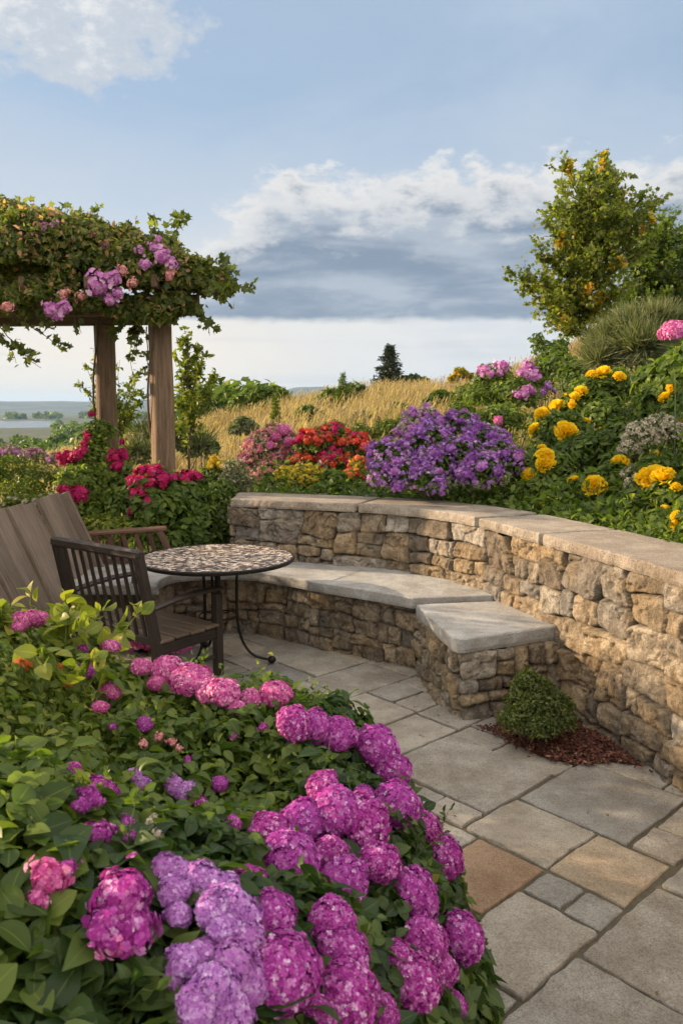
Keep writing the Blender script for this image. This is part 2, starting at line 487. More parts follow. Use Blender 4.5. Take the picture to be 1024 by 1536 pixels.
G1, G2, G3 = (.038, .070, .014), (.100, .155, .028), (.21, .26, .05)
M['leaf_dark'] = leaf_mat('leaf_dark', (.018, .040, .012), (.050, .090, .024), (.13, .18, .042), .36, extra=(.24, .24, .05))
M['leaf_mid'] = leaf_mat('leaf_mid', G1, G2, G3, .45, extra=(.30, .30, .06))
M['leaf_yellow'] = leaf_mat('leaf_yellow', (.045, .08, .012), (.13, .18, .025), (.29, .30, .05), .4, extra=(.42, .36, .05))
M['leaf_fresh'] = leaf_mat('leaf_fresh', (.055, .10, .018), (.125, .185, .032), (.24, .29, .05), .45, extra=(.38, .36, .06))
M['leaf_grey'] = leaf_mat('leaf_greygreen', (.08, .105, .055), (.18, .20, .10), (.33, .32, .18), .25, extra=(.40, .36, .22))
M['leaf_vine'] = leaf_mat('leaf_vine', (.045, .07, .018), (.12, .15, .038), (.25, .26, .07), .5, extra=(.58, .30, .20))
M['leaf_maple'] = leaf_mat('leaf_maple', (.06, .09, .016), (.145, .185, .032), (.30, .29, .05), .5, extra=(.66, .34, .06))
M['leaf_gold'] = leaf_mat('leaf_gold', (.38, .22, .03), (.60, .38, .05), (.72, .50, .08), .45, extra=(.62, .18, .08))
M['leaf_box'] = leaf_mat('leaf_boxwood', (.035, .06, .016), (.09, .125, .03), (.20, .21, .06), .35, extra=(.38, .34, .14))
M['needle'] = leaf_mat('needles', (.010, .022, .010), (.022, .042, .018), (.05, .07, .028), .15)
M['straw'] = leaf_mat('dry_grass', (.17, .11, .062), (.31, .215, .13), (.50, .375, .25), .4, .7)
M['straw_green'] = leaf_mat('green_grass', (.08, .10, .03), (.19, .19, .06), (.36, .31, .12), .4, .7)
M['p_magenta'] = petal_mat('petal_magenta', [(0, (.20, .010, .14)), (.35, (.44, .028, .31)), (.65, (.58, .11, .45)), (.85, (.75, .33, .66)), (1, (.90, .66, .84))], .3, ((.42, .07, .46), .5))
M['p_pink'] = petal_mat('petal_pink', [(0, (.42, .03, .24)), (.4, (.66, .11, .40)), (.75, (.82, .32, .58)), (1, (.95, .68, .80))], .3, ((.70, .08, .30), .35))
M['p_lilac'] = petal_mat('petal_lilac', [(0, (.30, .08, .40)), (.4, (.56, .22, .62)), (.75, (.64, .36, .74)), (1, (.84, .66, .88))], .3, ((.52, .16, .50), .5))
M['p_purple'] = petal_mat('petal_purple', [(0, (.14, .03, .24)), (.4, (.30, .10, .46)), (.75, (.50, .27, .66)), (1, (.74, .56, .84))], .3, ((.36, .09, .42), .6))
M['p_red'] = petal_mat('petal_red', [(0, (.28, .006, .05)), (.45, (.50, .012, .10)), (.8, (.68, .04, .18)), (1, (.82, .16, .32))], .35, ((.52, .02, .20), .5))
M['p_scarlet'] = petal_mat('petal_scarlet', [(0, (.40, .02, .02)), (.45, (.64, .04, .04)), (.8, (.75, .13, .06)), (1, (.85, .30, .12))], .3, ((.70, .16, .04), .45))
M['p_salmon'] = petal_mat('petal_salmon', [(0, (.50, .14, .13)), (.4, (.74, .32, .28)), (.75, (.87, .54, .46)), (1, (.95, .78, .68))], .3, ((.72, .20, .34), .5))
M['p_mauve'] = petal_mat('petal_mauve', [(0, (.40, .08, .36)), (.4, (.62, .22, .54)), (.75, (.78, .42, .70)), (1, (.9, .66, .84))], .3)
M['p_yellow'] = petal_mat('petal_yellow', [(0, (.88, .50, .008)), (.4, (.96, .69, .018)), (.8, (.98, .80, .04)), (1, (.99, .86, .12))], .3)
M['p_mum'] = petal_mat('petal_mum', [(0, (.45, .30, .01)), (.5, (.70, .50, .03)), (1, (.85, .66, .10))], .3)
M['p_white'] = petal_mat('petal_cream', [(0, (.42, .36, .26)), (.5, (.62, .55, .42)), (1, (.80, .73, .60))], .3)
M['p_orange'] = petal_mat('petal_orange', [(0, (.62, .14, .03)), (1, (.88, .34, .10))], .3)
for k, c in dict(magenta=(.20, .012, .12), pink=(.34, .03, .20), lilac=(.22, .07, .30), purple=(.09, .03, .16), red=(.24, .008, .025), scarlet=(.30, .03, .02), salmon=(.38, .13, .10), mauve=(.36, .10, .32), mum=(.36, .26, .02), white=(.22, .22, .12), orange=(.4, .1, .03)).items():
    M['c_' + k] = plain_mat('buds_' + k, c, .8)

# ------------------------------------------------------------------ camera
cam = bpy.data.cameras.new('camera'); co_ = bpy.data.objects.new('camera', cam); col.objects.link(co_)
cam.sensor_fit = 'VERTICAL'; cam.sensor_height = 36; cam.lens = F / 1536 * 36
co_.location = (0, 0, CH); co_.rotation_euler = (PI / 2 - TH, 0, 0)
cam.clip_start = .05; cam.clip_end = 20000
cam.dof.use_dof = True; cam.dof.focus_distance = 4.0; cam.dof.aperture_fstop = 9.0
sc.camera = co_
sc.view_settings.view_transform = 'Standard'; sc.view_settings.look = 'None'
sc.view_settings.exposure = EXPO; sc.view_settings.gamma = 1
try:
    sc.cycles.use_denoising = True
    sc.cycles.max_bounces = 8; sc.cycles.transparent_max_bounces = 8
    sc.cycles.diffuse_bounces = 4; sc.cycles.transmission_bounces = 4; sc.cycles.volume_bounces = 0
    sc.cycles.use_adaptive_sampling = True; sc.cycles.adaptive_threshold = .02
except Exception: pass

# ------------------------------------------------------------------ sun and sky
az, el = math.radians(SUN_AZ), math.radians(SUN_EL)      # azimuth from +Y towards +X
sd = np.array([math.sin(az) * math.cos(el), math.cos(az) * math.cos(el), math.sin(el)])
ld = bpy.data.lights.new('sun', 'SUN'); ld.energy = SUN_E; ld.angle = math.radians(.6); ld.color = (1.0, .74, .47)
lo = bpy.data.objects.new('sun', ld); col.objects.link(lo)
lo.rotation_mode = 'QUATERNION'; lo.rotation_quaternion = Vector(sd).to_track_quat('Z', 'Y')

w = bpy.data.worlds.new('World'); sc.world = w; w.use_nodes = True
nt = NT(w.node_tree); bg = w.node_tree.nodes['Background']
sky = nt.n.new('ShaderNodeTexSky'); sky.sky_type = 'NISHITA'; sky.sun_disc = False
sky.sun_elevation = el; sky.sun_rotation = az; sky.altitude = 20; sky.air_density = 1.0; sky.dust_density = 1.2; sky.ozone_density = 2.0
SKY_S = .11
gen = nt.n.new('ShaderNodeTexCoord').outputs['Generated']
sep = nt.node('ShaderNodeSeparateXYZ', {0: gen})
X, Y, Z = sep.outputs
AZ = nt.m('MULTIPLY', nt.m('ARCTAN2', X, Y), 180 / PI)
EL = nt.m('MULTIPLY', nt.m('ARCSINE', Z), 180 / PI)
def cvec(sx, sy, ox=0, oy=0):
    return nt.node('ShaderNodeCombineXYZ', {0: nt.m('ADD', nt.m('MULTIPLY', AZ, sx), ox), 1: nt.m('ADD', nt.m('MULTIPLY', EL, sy), oy), 2: 0.0}).outputs[0]
def nz(v, d=6, r=.55, dist=0):
    n = nt.n.new('ShaderNodeTexNoise'); nt.l.new(v, n.inputs['Vector']); n.inputs['Scale'].default_value = 1
    n.inputs['Detail'].default_value = d; n.inputs['Roughness'].default_value = r; n.inputs['Distortion'].default_value = dist
    return nt.m('SUBTRACT', n.outputs['Fac'], .5)       # about -.3 .. .3
A = lambda a, b: nt.m('ADD', a, b)
S_ = lambda a, b: nt.m('SUBTRACT', a, b)
X_ = lambda a, b: nt.m('MULTIPLY', a, b)
def scaled(c, k):
    n = nt.n.new('ShaderNodeVectorMath'); n.operation = 'SCALE'; nt.set(n.inputs[0], c); n.inputs['Scale'].default_value = k
    return n.outputs[0]
def colr(c): return scaled(tuple(c), 1 / SKY_S / 2 ** EXPO)
# clear sky: the physical sky, softened by thin high haze
thin = nz(cvec(.045, .12, 3, 1), 5, .6, .4)
base = nt.mix(A(.85, X_(thin, .7)), sky.outputs[0], colr((.44, .56, .72)))
# pale veil that thickens towards the horizon
veil = nt.smooth(EL, 24.0, 1.0)
base = nt.mix(X_(A(veil, X_(thin, .5)), .95), base, colr((.80, .81, .82)))
warm = X_(nt.smooth(EL, 14.0, 1.0), nt.smooth(AZ, 14.0, -15.0))
base = nt.mix(X_(warm, .85), base, colr((1.08, .95, .78)))
# low streaks
st = nt.smooth(nz(cvec(.05, .75, 9, 4), 4, .5), .02, .22)
base = nt.mix(X_(X_(st, .42), nt.smooth(EL, 7.5, 4.5)), base, colr((.56, .60, .66)))
low = X_(nt.smooth(nz(cvec(.09, .3, 2, 7), 6, .6), -.12, .1), nt.smooth(EL, 7.6, 6.3))
base = nt.mix(X_(X_(low, .8), nt.smooth(AZ, -7.0, -2.0)), base, colr((.88, .86, .83)))
# the slate-blue cloud bank
nb = nz(cvec(.16, .30, 1.3, 2.1), 8, .56, .1); nb2 = nz(cvec(.40, .72, 7, 3), 9, .60, .0)
top = A(A(12.3, X_(nt.smooth(AZ, -12.0, -3.0), 5.1)), A(X_(nb, 6.0), X_(nb2, 2.6)))
top = A(top, -.7)
depth = S_(top, EL)
bot = A(6.1, X_(nb2, .9))
bank = X_(X_(nt.smooth(A(depth, X_(nb2, 2.5)), .1, 1.5), nt.smooth(S_(EL, bot), -.1, .55)), nt.smooth(A(AZ, X_(nb, 14.0)), -25.0, -16.5))
core = nt.smooth(A(depth, X_(nb2, 9.0)), 1.2, 5.4)
nb3 = nz(cvec(.09, .42, 5, 9), 8, .58, .15)
core_c = nt.mix(nt.smooth(nb3, -.12, .16), colr((.235, .305, .41)), colr((.46, .52, .60)))
core_c = nt.mix(X_(nt.smooth(nz(cvec(.12, .3, 15, 9), 7, .6), .05, .22), .55), core_c, colr((.66, .68, .71)))
bank_c = nt.mix(core, nt.mix(nt.smooth(nb2, -.2, .2), colr((.72, .73, .75)), colr((.90, .88, .85))), core_c)
skyc = nt.mix(X_(bank, .97), base, bank_c)
# puffs of cumulus, upper left, and scattered ones round the rest of the sky
def blob(a0, e0, wa, we):
    return S_(1.0, A(nt.m('POWER', nt.m('ABSOLUTE', nt.m('DIVIDE', S_(AZ, a0), wa)), 2.0), nt.m('POWER', nt.m('ABSOLUTE', nt.m('DIVIDE', S_(EL, e0), we)), 2.0)))
pn = nz(cvec(.22, .36, 21, 5), 9, .6, .1); pn2 = nz(cvec(.8, 1.3, 3, 3), 6, .6)
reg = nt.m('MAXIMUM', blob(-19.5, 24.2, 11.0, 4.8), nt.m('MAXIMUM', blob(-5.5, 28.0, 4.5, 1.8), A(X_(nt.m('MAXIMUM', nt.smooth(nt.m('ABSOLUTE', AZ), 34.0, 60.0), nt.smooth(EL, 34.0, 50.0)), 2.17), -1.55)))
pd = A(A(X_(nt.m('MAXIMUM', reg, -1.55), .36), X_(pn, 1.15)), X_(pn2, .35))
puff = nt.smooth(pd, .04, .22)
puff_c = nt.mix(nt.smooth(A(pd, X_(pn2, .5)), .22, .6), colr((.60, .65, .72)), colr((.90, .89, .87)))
puff_c = nt.mix(nt.m('MAXIMUM', nt.smooth(nt.m('ABSOLUTE', AZ), 38.0, 64.0), nt.smooth(EL, 34.0, 50.0)), puff_c, colr((1.75, 1.58, 1.38)))  # unseen clouds made brighter and warmer to lift the ambient light
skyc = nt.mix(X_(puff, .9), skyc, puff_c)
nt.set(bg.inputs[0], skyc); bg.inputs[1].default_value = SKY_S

# ------------------------------------------------------------------ layout curves (metres)
WALL = [(-.93, 6.98), (-.90, 6.45), (-.82, 6.385), (-.49, 6.265), (-.06, 6.12), (.30, 5.95), (.62, 5.70), (.90, 5.33), (1.10, 4.83), (1.26, 4.36), (1.40, 3.93), (1.53, 3.45), (1.63, 2.9), (1.74, 2.2), (1.82, 1.2), (1.86, 0.), (1.88, -2.5)]
FRONT = catmull(WALL[2:], 10)                      # the face the photo shows
def seg_dist(P, path):
    P = np.asarray(P); best = np.full(len(P), 1e9)
    for a, b in zip(path[:-1], path[1:]):
        ab = b - a; t = np.clip(((P - a) @ ab) / max(ab @ ab, 1e-9), 0, 1)
        best = np.minimum(best, np.linalg.norm(P - (a + t[:, None] * ab), axis=1))
    return best
def in_poly(P, poly):
    P = np.asarray(P); x, y = P[:, 0], P[:, 1]; c = np.zeros(len(P), bool); n = len(poly)
    for i in range(n):
        (x1, y1), (x2, y2) = poly[i], poly[(i + 1) % n]
        if y1 == y2: continue
        c ^= ((y1 > y) != (y2 > y)) & (x < (x2 - x1) * (y - y1) / (y2 - y1) + x1)
    return c
RAISED = [tuple(p) for p in FRONT] + [(1.88, -60), (60, -60), (60, 60), (-.88, 60)]
CA = [-.9, -.434, -.18, .02, .18, .33, .6]
CY = [12, 14, 22, 26, 26, 19, 16]
CZ = [-.2, .15, .85, 1.95, 2.25, 3.5, 4.2]
def ground(x, y):
    x = np.atleast_1d(np.asarray(x, float)); y = np.atleast_1d(np.asarray(y, float)); sh = x.shape
    x = x.ravel(); y = y.ravel()
    P = np.column_stack([x, y]); near = (np.abs(x) < 14) & (np.abs(y) < 20)
    z0 = np.zeros(len(x)); sdist = np.full(len(x), 9.0)
    if near.any(): sdist[near] = seg_dist(P[near], FRONT)
    inr = in_poly(P, RAISED)
    far = ~near
    z0 = np.where(inr, .93 * sstep(.10, .34, sdist) + .20 * np.clip(sdist - .5, 0, 3.5) * sstep(8.5, 5.5, y), 0)
    left = (x < -.9) & (y > 6.5)
    z0 = np.where((x < -.86), .93 * sstep(-2.3, -1.0, x) * sstep(6.95, 7.8, y), z0)
    a = np.clip(x / np.maximum(y, 4.0), -.9, .6)
    yc = np.interp(a, CA, CY); zc = np.interp(a, CA, CZ)
    t = np.clip((y - 6.8) / (yc - 6.8), 0, 1)
    z = z0 * (1 - t) + zc * t
    d = np.maximum(y - yc, 0)
    z = z - 13.5 * (1 - np.exp(-(d / 62) ** 1.25)) - 5.0 * sstep(150, 700, y)
    z = z + .10 * fbm(x * .35, y * .35, 5, 3) * sstep(7.5, 11, y) + .8 * fbm(x * .02, y * .02, 8, 3) * sstep(40, 120, y)
    bay = sstep(880, 1000, y) * sstep(1680, 1560, y) * sstep(-.345, -.375, x / np.maximum(y, 1) + .012 * fbm(x * .01, y * .01, 3, 3))
    z = z - 7 * bay
    z = np.where(y < -3, 0, z)
    return z.reshape(sh)
def gz(x, y): return float(ground(x, y)[0])

def axis(lo, hi, step, far, g):
    m = list(np.arange(lo, hi + 1e-6, step)); s = step; v = hi; up = []
    while v < far: s *= g; v += s; up.append(v)
    s = step; v = lo; dn = []
    while v > -far: s *= g; v -= s; dn.append(v)
    return np.array(dn[::-1] + m + up)
gx = axis(-3.0, 3.6, .10, 8600, 1.075); gy = axis(-.5, 8.0, .10, 8600, 1.065)
GX, GY = np.meshgrid(gx, gy); nx, ny = len(gx), len(gy)
GZ = ground(GX, GY)
# under the paving the soil lies just below the slabs
pat_in = (~in_poly(np.column_stack([GX.ravel(), GY.ravel()]), RAISED)).reshape(GX.shape) & (GY < 6.9)
GZ = np.where(pat_in & (GX > -2.6) & (GX < 3), np.minimum(GZ, 0) - .05, GZ)
idx = np.arange(nx * ny).reshape(ny, nx)
Q = np.stack([idx[:-1, :-1], idx[:-1, 1:], idx[1:, 1:], idx[1:, :-1]], -1).reshape(-1, 4)
m, nt, p = newmat('soil_and_turf')
oc = objco(nt); n1 = nt.noise(oc, .9, 6, .6); n2 = nt.noise(oc, 14, 5, .7); n3 = nt.noise(oc, .012, 5)
near_c = nt.mix(nt.smooth(n1, .42, .62), (.055, .045, .028), (.075, .095, .030))
geo = nt.n.new('ShaderNodeSeparateXYZ'); nt.l.new(oc, geo.inputs[0])
straw = nt.mix(nt.smooth(n2, .4, .65), (.20, .145, .07), (.33, .245, .12))
c = nt.mix(nt.smooth(geo.outputs[1], 8.0, 12.0), near_c, straw)
c = nt.mix(nt.smooth(geo.outputs[1], 60.0, 140.0), c, nt.mix(nt.smooth(n3, .5, .68), (.035, .055, .025), (.12, .12, .05)))
nt.set(p.inputs['Base Color'], nt.mix(nt.m('MULTIPLY', nt.smooth(n2, .5, .7), .5), c, nt.mix(1.0, c, (.5, .5, .5), 'MULTIPLY')))
p.inputs['Roughness'].default_value = .95; nt.set(p.inputs['Normal'], nt.bump(n2, .8, .03))
tag(link('ground', mesh_np('ground', np.column_stack([GX.ravel(), GY.ravel(), GZ.ravel()]), Q, smooth=True, mats=[m])), kind='structure')

# sea
m, nt, p = newmat('sea_water'); oc = objco(nt)
nt.set(p.inputs['Base Color'], (.05, .08, .11)); p.inputs['Roughness'].default_value = .22
nt.set(p.inputs['Normal'], nt.bump(nt.noise(nt.mapping(oc, (.02, .08, .05)), 1.0, 6, .7), .5, 2.0))
me = mesh_np('water', [(-8000, 700, -20.5), (8000, 700, -20.5), (8000, 8400, -20.5), (-8000, 8400, -20.5)], [(0, 1, 2, 3)], mats=[m])
tag(link('water', me), kind='structure')

# far hills
m, nt, p = newmat('far_hill_cover'); oc = objco(nt)
n1 = nt.noise(oc, .004, 6, .6); n2 = nt.noise(oc, .02, 4, .6)
nt.set(p.inputs['Base Color'], nt.mix(nt.smooth(n1, .42, .6), (.015, .028, .022), (.06, .075, .045))); p.inputs['Roughness'].default_value = 1
aa = np.linspace(-1.4, 1.4, 260); yy = np.linspace(3600, 7400, 46)
AAg, YYg = np.meshgrid(aa, yy); pxs = AAg * F + 512
topy = np.interp(pxs, [-900, -300, 0, 130, 230, 300, 345, 400, 440, 490, 540, 700, 900, 1400, 2000], [606, 598, 601, 603, 600, 598, 601, 594, 583, 582, 592, 600, 596, 604, 608])
hh = (615 - topy) / F * 5500 + 24
prof = np.exp(-((YYg - 5500) / 900) ** 2)
ZZ = -23 + hh * prof * (1 + .10 * fbm(AAg * 14, YYg / 500, 4, 4)) + 5 * fbm(AAg * 60, YYg / 150, 9, 3) * prof
HX = AAg * YYg
idx = np.arange(HX.size).reshape(HX.shape)
Q = np.stack([idx[:-1, :-1], idx[:-1, 1:], idx[1:, 1:], idx[1:, :-1]], -1).reshape(-1, 4)
tag(link('hills', mesh_np('hills', np.column_stack([HX.ravel(), YYg.ravel(), ZZ.ravel()]), Q, smooth=True, mats=[m])), kind='structure')

# air
hz = bpy.data.materials.new('haze_air'); hz.use_nodes = True; hn = NT(hz.node_tree)
hz.node_tree.nodes.remove(hz.node_tree.nodes['Principled BSDF'])
pv = hn.node('ShaderNodeVolumePrincipled'); pv.inputs['Color'].default_value = (.42, .66, 1.0, 1); pv.inputs['Density'].default_value = HAZE_D; pv.inputs['Anisotropy'].default_value = .1
hn.l.new(pv.outputs[0], hz.node_tree.nodes['Material Output'].inputs['Volume'])
R = 11500; z0, z1 = -45, 210
V = [(x, y, z) for z in (z0, z1) for x, y in ((-R, -R), (R, -R), (R, R), (-R, R))]
me = mesh_np('haze', V, [(0, 3, 2, 1), (4, 5, 6, 7), (0, 1, 5, 4), (1, 2, 6, 5), (2, 3, 7, 6), (3, 0, 4, 7)], mats=[hz])
if HAZE_D > 0: tag(link('haze', me), kind='stuff')

# ------------------------------------------------------------------ paving
def slab_poly(mb, out, z0, z1, bev=.01, rough=.002, step=.03, mi=0, rnd=None, seed=0, zt=0.0, ring_noise=1.0):
    """a cut stone slab with broken edges from its outline (counter-clockwise)"""
    P = np.asarray(out, float); P = np.vstack([P, P[:1]])
    R, _ = resample(P, step); R = R[:-1]; n = len(R)
    T = np.roll(R, -1, 0) - np.roll(R, 1, 0); N = np.column_stack([T[:, 1], -T[:, 0]]); N /= np.maximum(np.linalg.norm(N, axis=1, keepdims=True), 1e-9)
    w = fbm(R[:, 0] * 9, R[:, 1] * 9, seed, 3) * rough
    h = z1 - z0
    lev = [(z0, -.6 * bev), (z0 + .25 * h, 0), (z0 + .6 * h, 0), (z1 - bev * .9, -.12 * bev), (z1 - bev * .25, -.55 * bev), (z1, -1.5 * bev)]
    V = []
    for i, (z, o) in enumerate(lev):
        e = w + fbm(R[:, 0] * 22, R[:, 1] * 22, seed + 5, 2, z=np.full(n, z * 25)) * rough * .8 * ring_noise * (i < 5)
        q = R + N * (o + e)[:, None]
        V.append(np.column_stack([q, np.full(n, z) + (zt * vn(R[:, 0] * 3, R[:, 1] * 3, seed) if i == 5 else 0)]))
    k = len(lev); V = np.concatenate(V)
    c = V[(k - 1) * n:].mean(0)
    Q = [(i * n + j, i * n + (j + 1) % n, (i + 1) * n + (j + 1) % n, (i + 1) * n + j) for i in range(k - 1) for j in range(n)]
    return V, Q, n, k, c

def add_slab(mb, out, z0, z1, cap='fan', rnd=None, mi=0, **kw):
    V, Q, n, k, c = slab_poly(mb, out, z0, z1, **kw)
    st = (k - 1) * n
    if cap == 'fan':
        V = np.vstack([V, c]); T = [(st + j, st + (j + 1) % n, len(V) - 1) for j in range(n)]
        mb.add(V, Q=Q, T=T, mi=mi, rnd=rng.random() if rnd is None else rnd)
    else:
        from mathutils.geometry import tessellate_polygon
        top = [Vector(V[st + j]) for j in range(n)]
        T = [tuple(st + i for i in t) for t in tessellate_polygon([top])]
        a, b, d = (V[i] for i in T[0])
        if np.cross(b - a, d - a)[2] < 0: T = [t[::-1] for t in T]
        mb.add(V, Q=Q, T=T, mi=mi, rnd=rng.random() if rnd is None else rnd)

GA, UN = math.radians(42.5), .165
def g2w(a, b):
    a *= UN; b *= UN
    return (a * math.cos(GA) + b * math.sin(GA), a * math.sin(GA) - b * math.cos(GA))
MULCH = [(.78, 4.06), (.86, 3.94), (.94, 3.79), (1.04, 3.67), (1.18, 3.63), (1.33, 3.66), (1.46, 3.62), (1.45, 4.0), (1.30, 4.35), (.95, 4.2)]
known = []
def K(a0, a1, b0, b1, r): known.append((a0, a1, b0, b1, r))
# strips follow the joints of the real patio: (a0, a1, b0, b1, tone)
K(15.75, 18.95, -15.5, -11.65, .24); K(17.05, 20.4, -11.6, -8.45, .16)
K(14.77, 17.0, -11.6, -9.2, .62); K(14.77, 17.0, -9.2, -7.3, .80); K(12.35, 14.7, -11.05, -9.2, .96)
K(13.68, 14.72, -9.15, -8.15, .10); K(13.68, 14.72, -8.15, -7.25, .20)
K(10.95, 13.62, -9.15, -7.2, .40); K(12.75, 16.0, -7.2, -4.4, .28); K(9.9, 12.7, -7.2, -4.9, .24)
K(14.77, 15.72, -12.95, -11.65, .42); K(14.77, 15.72, -14.3, -12.95, .24)
K(12.35, 14.7, -13.3, -11.1, .26); K(17.05, 18.3, -8.4, -7.25, .30); K(18.35, 20.4, -8.4, -7.25, .36)
K(16.05, 17.4, -7.2, -5.6, .2); K(17.45, 19.6, -7.2, -5.0, .5)
K(16.5, 19.45, -17.45, -15.55, .44); K(16.85, 19.6, -20.1, -17.5, .40); K(19.65, 21.3, -20.1, -18.75, .22)
K(19.65, 21.3, -18.7, -17.5, .3); K(19.5, 20.9, -17.45, -15.55, .56); K(9.9, 10.9, -9.15, -7.25, .22)
K(15.2, 16.45, -17.45, -15.55, .16); K(14.0, 15.7, -15.5, -14.35, .3)
pave = MB()
def blocked(r):
    for k in known:
        if r[0] < k[1] - .02 and r[1] > k[0] + .02 and r[2] < k[3] - .02 and r[3] > k[2] + .02: return True
    return False
cells = list(known)
bs = [-44, -41.2, -39, -36.5, -33.8, -31.9, -29.3, -27.0, -25.1, -22.6, -20.1, -17.48, -15.52, -11.62, -9.17, -7.22, -4.4, -2.0, .4, 2.6, 5.0, 7.1, 9.5, 12, 14.4, 17, 20, 23]
rr = random.Random(3)
for b0, b1 in zip(bs[:-1], bs[1:]):
    a = -22.0
    while a < 50:
        w_ = rr.choice([1.05, 1.9, 2.4, 2.9, 3.3])
        a1 = a + w_
        # grow to meet known slabs exactly
        hit = [k for k in known if k[2] < b1 - .1 and k[3] > b0 + .1 and k[0] < a1 + .6 and k[1] > a + .02]
        if hit:
            k0 = min(k[0] for k in hit)
            if k0 > a + .35: a1 = k0
            else:
                a = max(k[1] for k in hit if k[0] < a + .4) if [k for k in hit if k[0] < a + .4] else max(k[1] for k in hit)
                continue
        parts = [(a, a1, b0, b1)]
        if b1 - b0 > 2.0 and (w_ < 1.5 or rr.random() < .15): mid = b0 + (b1 - b0) * rr.choice([.42, .5, .6]); parts = [(a, a1, b0, mid), (a, a1, mid, b1)]
        for q in parts:
            cells.append((*q, min(.99, rr.choice([.05, .2, .25, .3, .38, .42, .5, .55, .62, .7]) + rr.uniform(-.03, .03))))
        a = a1
# slabs that leave a sliver beside the known ones
def overlap_known(q):
    return any(q[0] < k[1] - .05 and q[1] > k[0] + .05 and q[2] < k[3] - .05 and q[3] > k[2] + .05 for k in known)
final = []
for i, q in enumerate(cells):
    if i < len(known): final.append(q); continue
    pieces = [q]
    for k in known:
        nxt = []
        for s in pieces:
            if not (s[0] < k[1] - .01 and s[1] > k[0] + .01 and s[2] < k[3] - .01 and s[3] > k[2] + .01): nxt.append(s); continue
            if s[0] < k[0]: nxt.append((s[0], k[0], s[2], s[3], s[4]))
            if s[1] > k[1]: nxt.append((k[1], s[1], s[2], s[3], s[4]))
            lo_, hi_ = max(s[0], k[0]), min(s[1], k[1])
            if s[2] < k[2]: nxt.append((lo_, hi_, s[2], k[2], s[4]))
            if s[3] > k[3]: nxt.append((lo_, hi_, k[3], s[3], s[4]))
        pieces = nxt
    final += [s for s in pieces if s[1] - s[0] > .16 and s[3] - s[2] > .16]
PATIO_X0 = -2.55
cnt = 0
for (a0, a1, b0, b1, tone) in final:
    cx, cy = g2w((a0 + a1) / 2, (b0 + b1) / 2)
    if cx < PATIO_X0 - .2 or cx > 2.4 or cy > 6.9 or cy < -2.6: continue
    g = .032
    q = [g2w(a, b) for a, b in ((a0 + g, b0 + g), (a1 - g, b0 + g), (a1 - g, b1 - g), (a0 + g, b1 - g))]
    q = np.array(q)[::-1]
    area = 0.5 * sum(q[i][0] * q[(i + 1) % 4][1] - q[(i + 1) % 4][0] * q[i][1] for i in range(4))
    if area < 0: q = q[::-1]
    inside = in_poly(np.vstack([q, q.mean(0)[None]]), RAISED)
    if inside.all() and seg_dist(q.mean(0)[None], FRONT)[0] > .3: continue
    zt = rr.uniform(-.0045, .0035)
    add_slab(pave, q, -.035, zt, bev=.0055, rough=.0075, step=.022, rnd=tone, seed=cnt, zt=.0012)
    cnt += 1
# sand in the joints
jx, jy = np.meshgrid(np.linspace(-2.9, 1.95, 70), np.linspace(-3, 6.95, 130))
idx = np.arange(jx.size).reshape(jx.shape)
Q = np.stack([idx[:-1, :-1], idx[:-1, 1:], idx[1:, 1:], idx[1:, :-1]], -1).reshape(-1, 4)
pave.add(np.column_stack([jx.ravel(), jy.ravel(), -.012 + .003 * vn(jx.ravel() * 12, jy.ravel() * 12, 2)]), Q=Q, mi=1, rnd=.5)
tag(pave.build('patio', [M['paver'], M['joint']]), kind='structure')

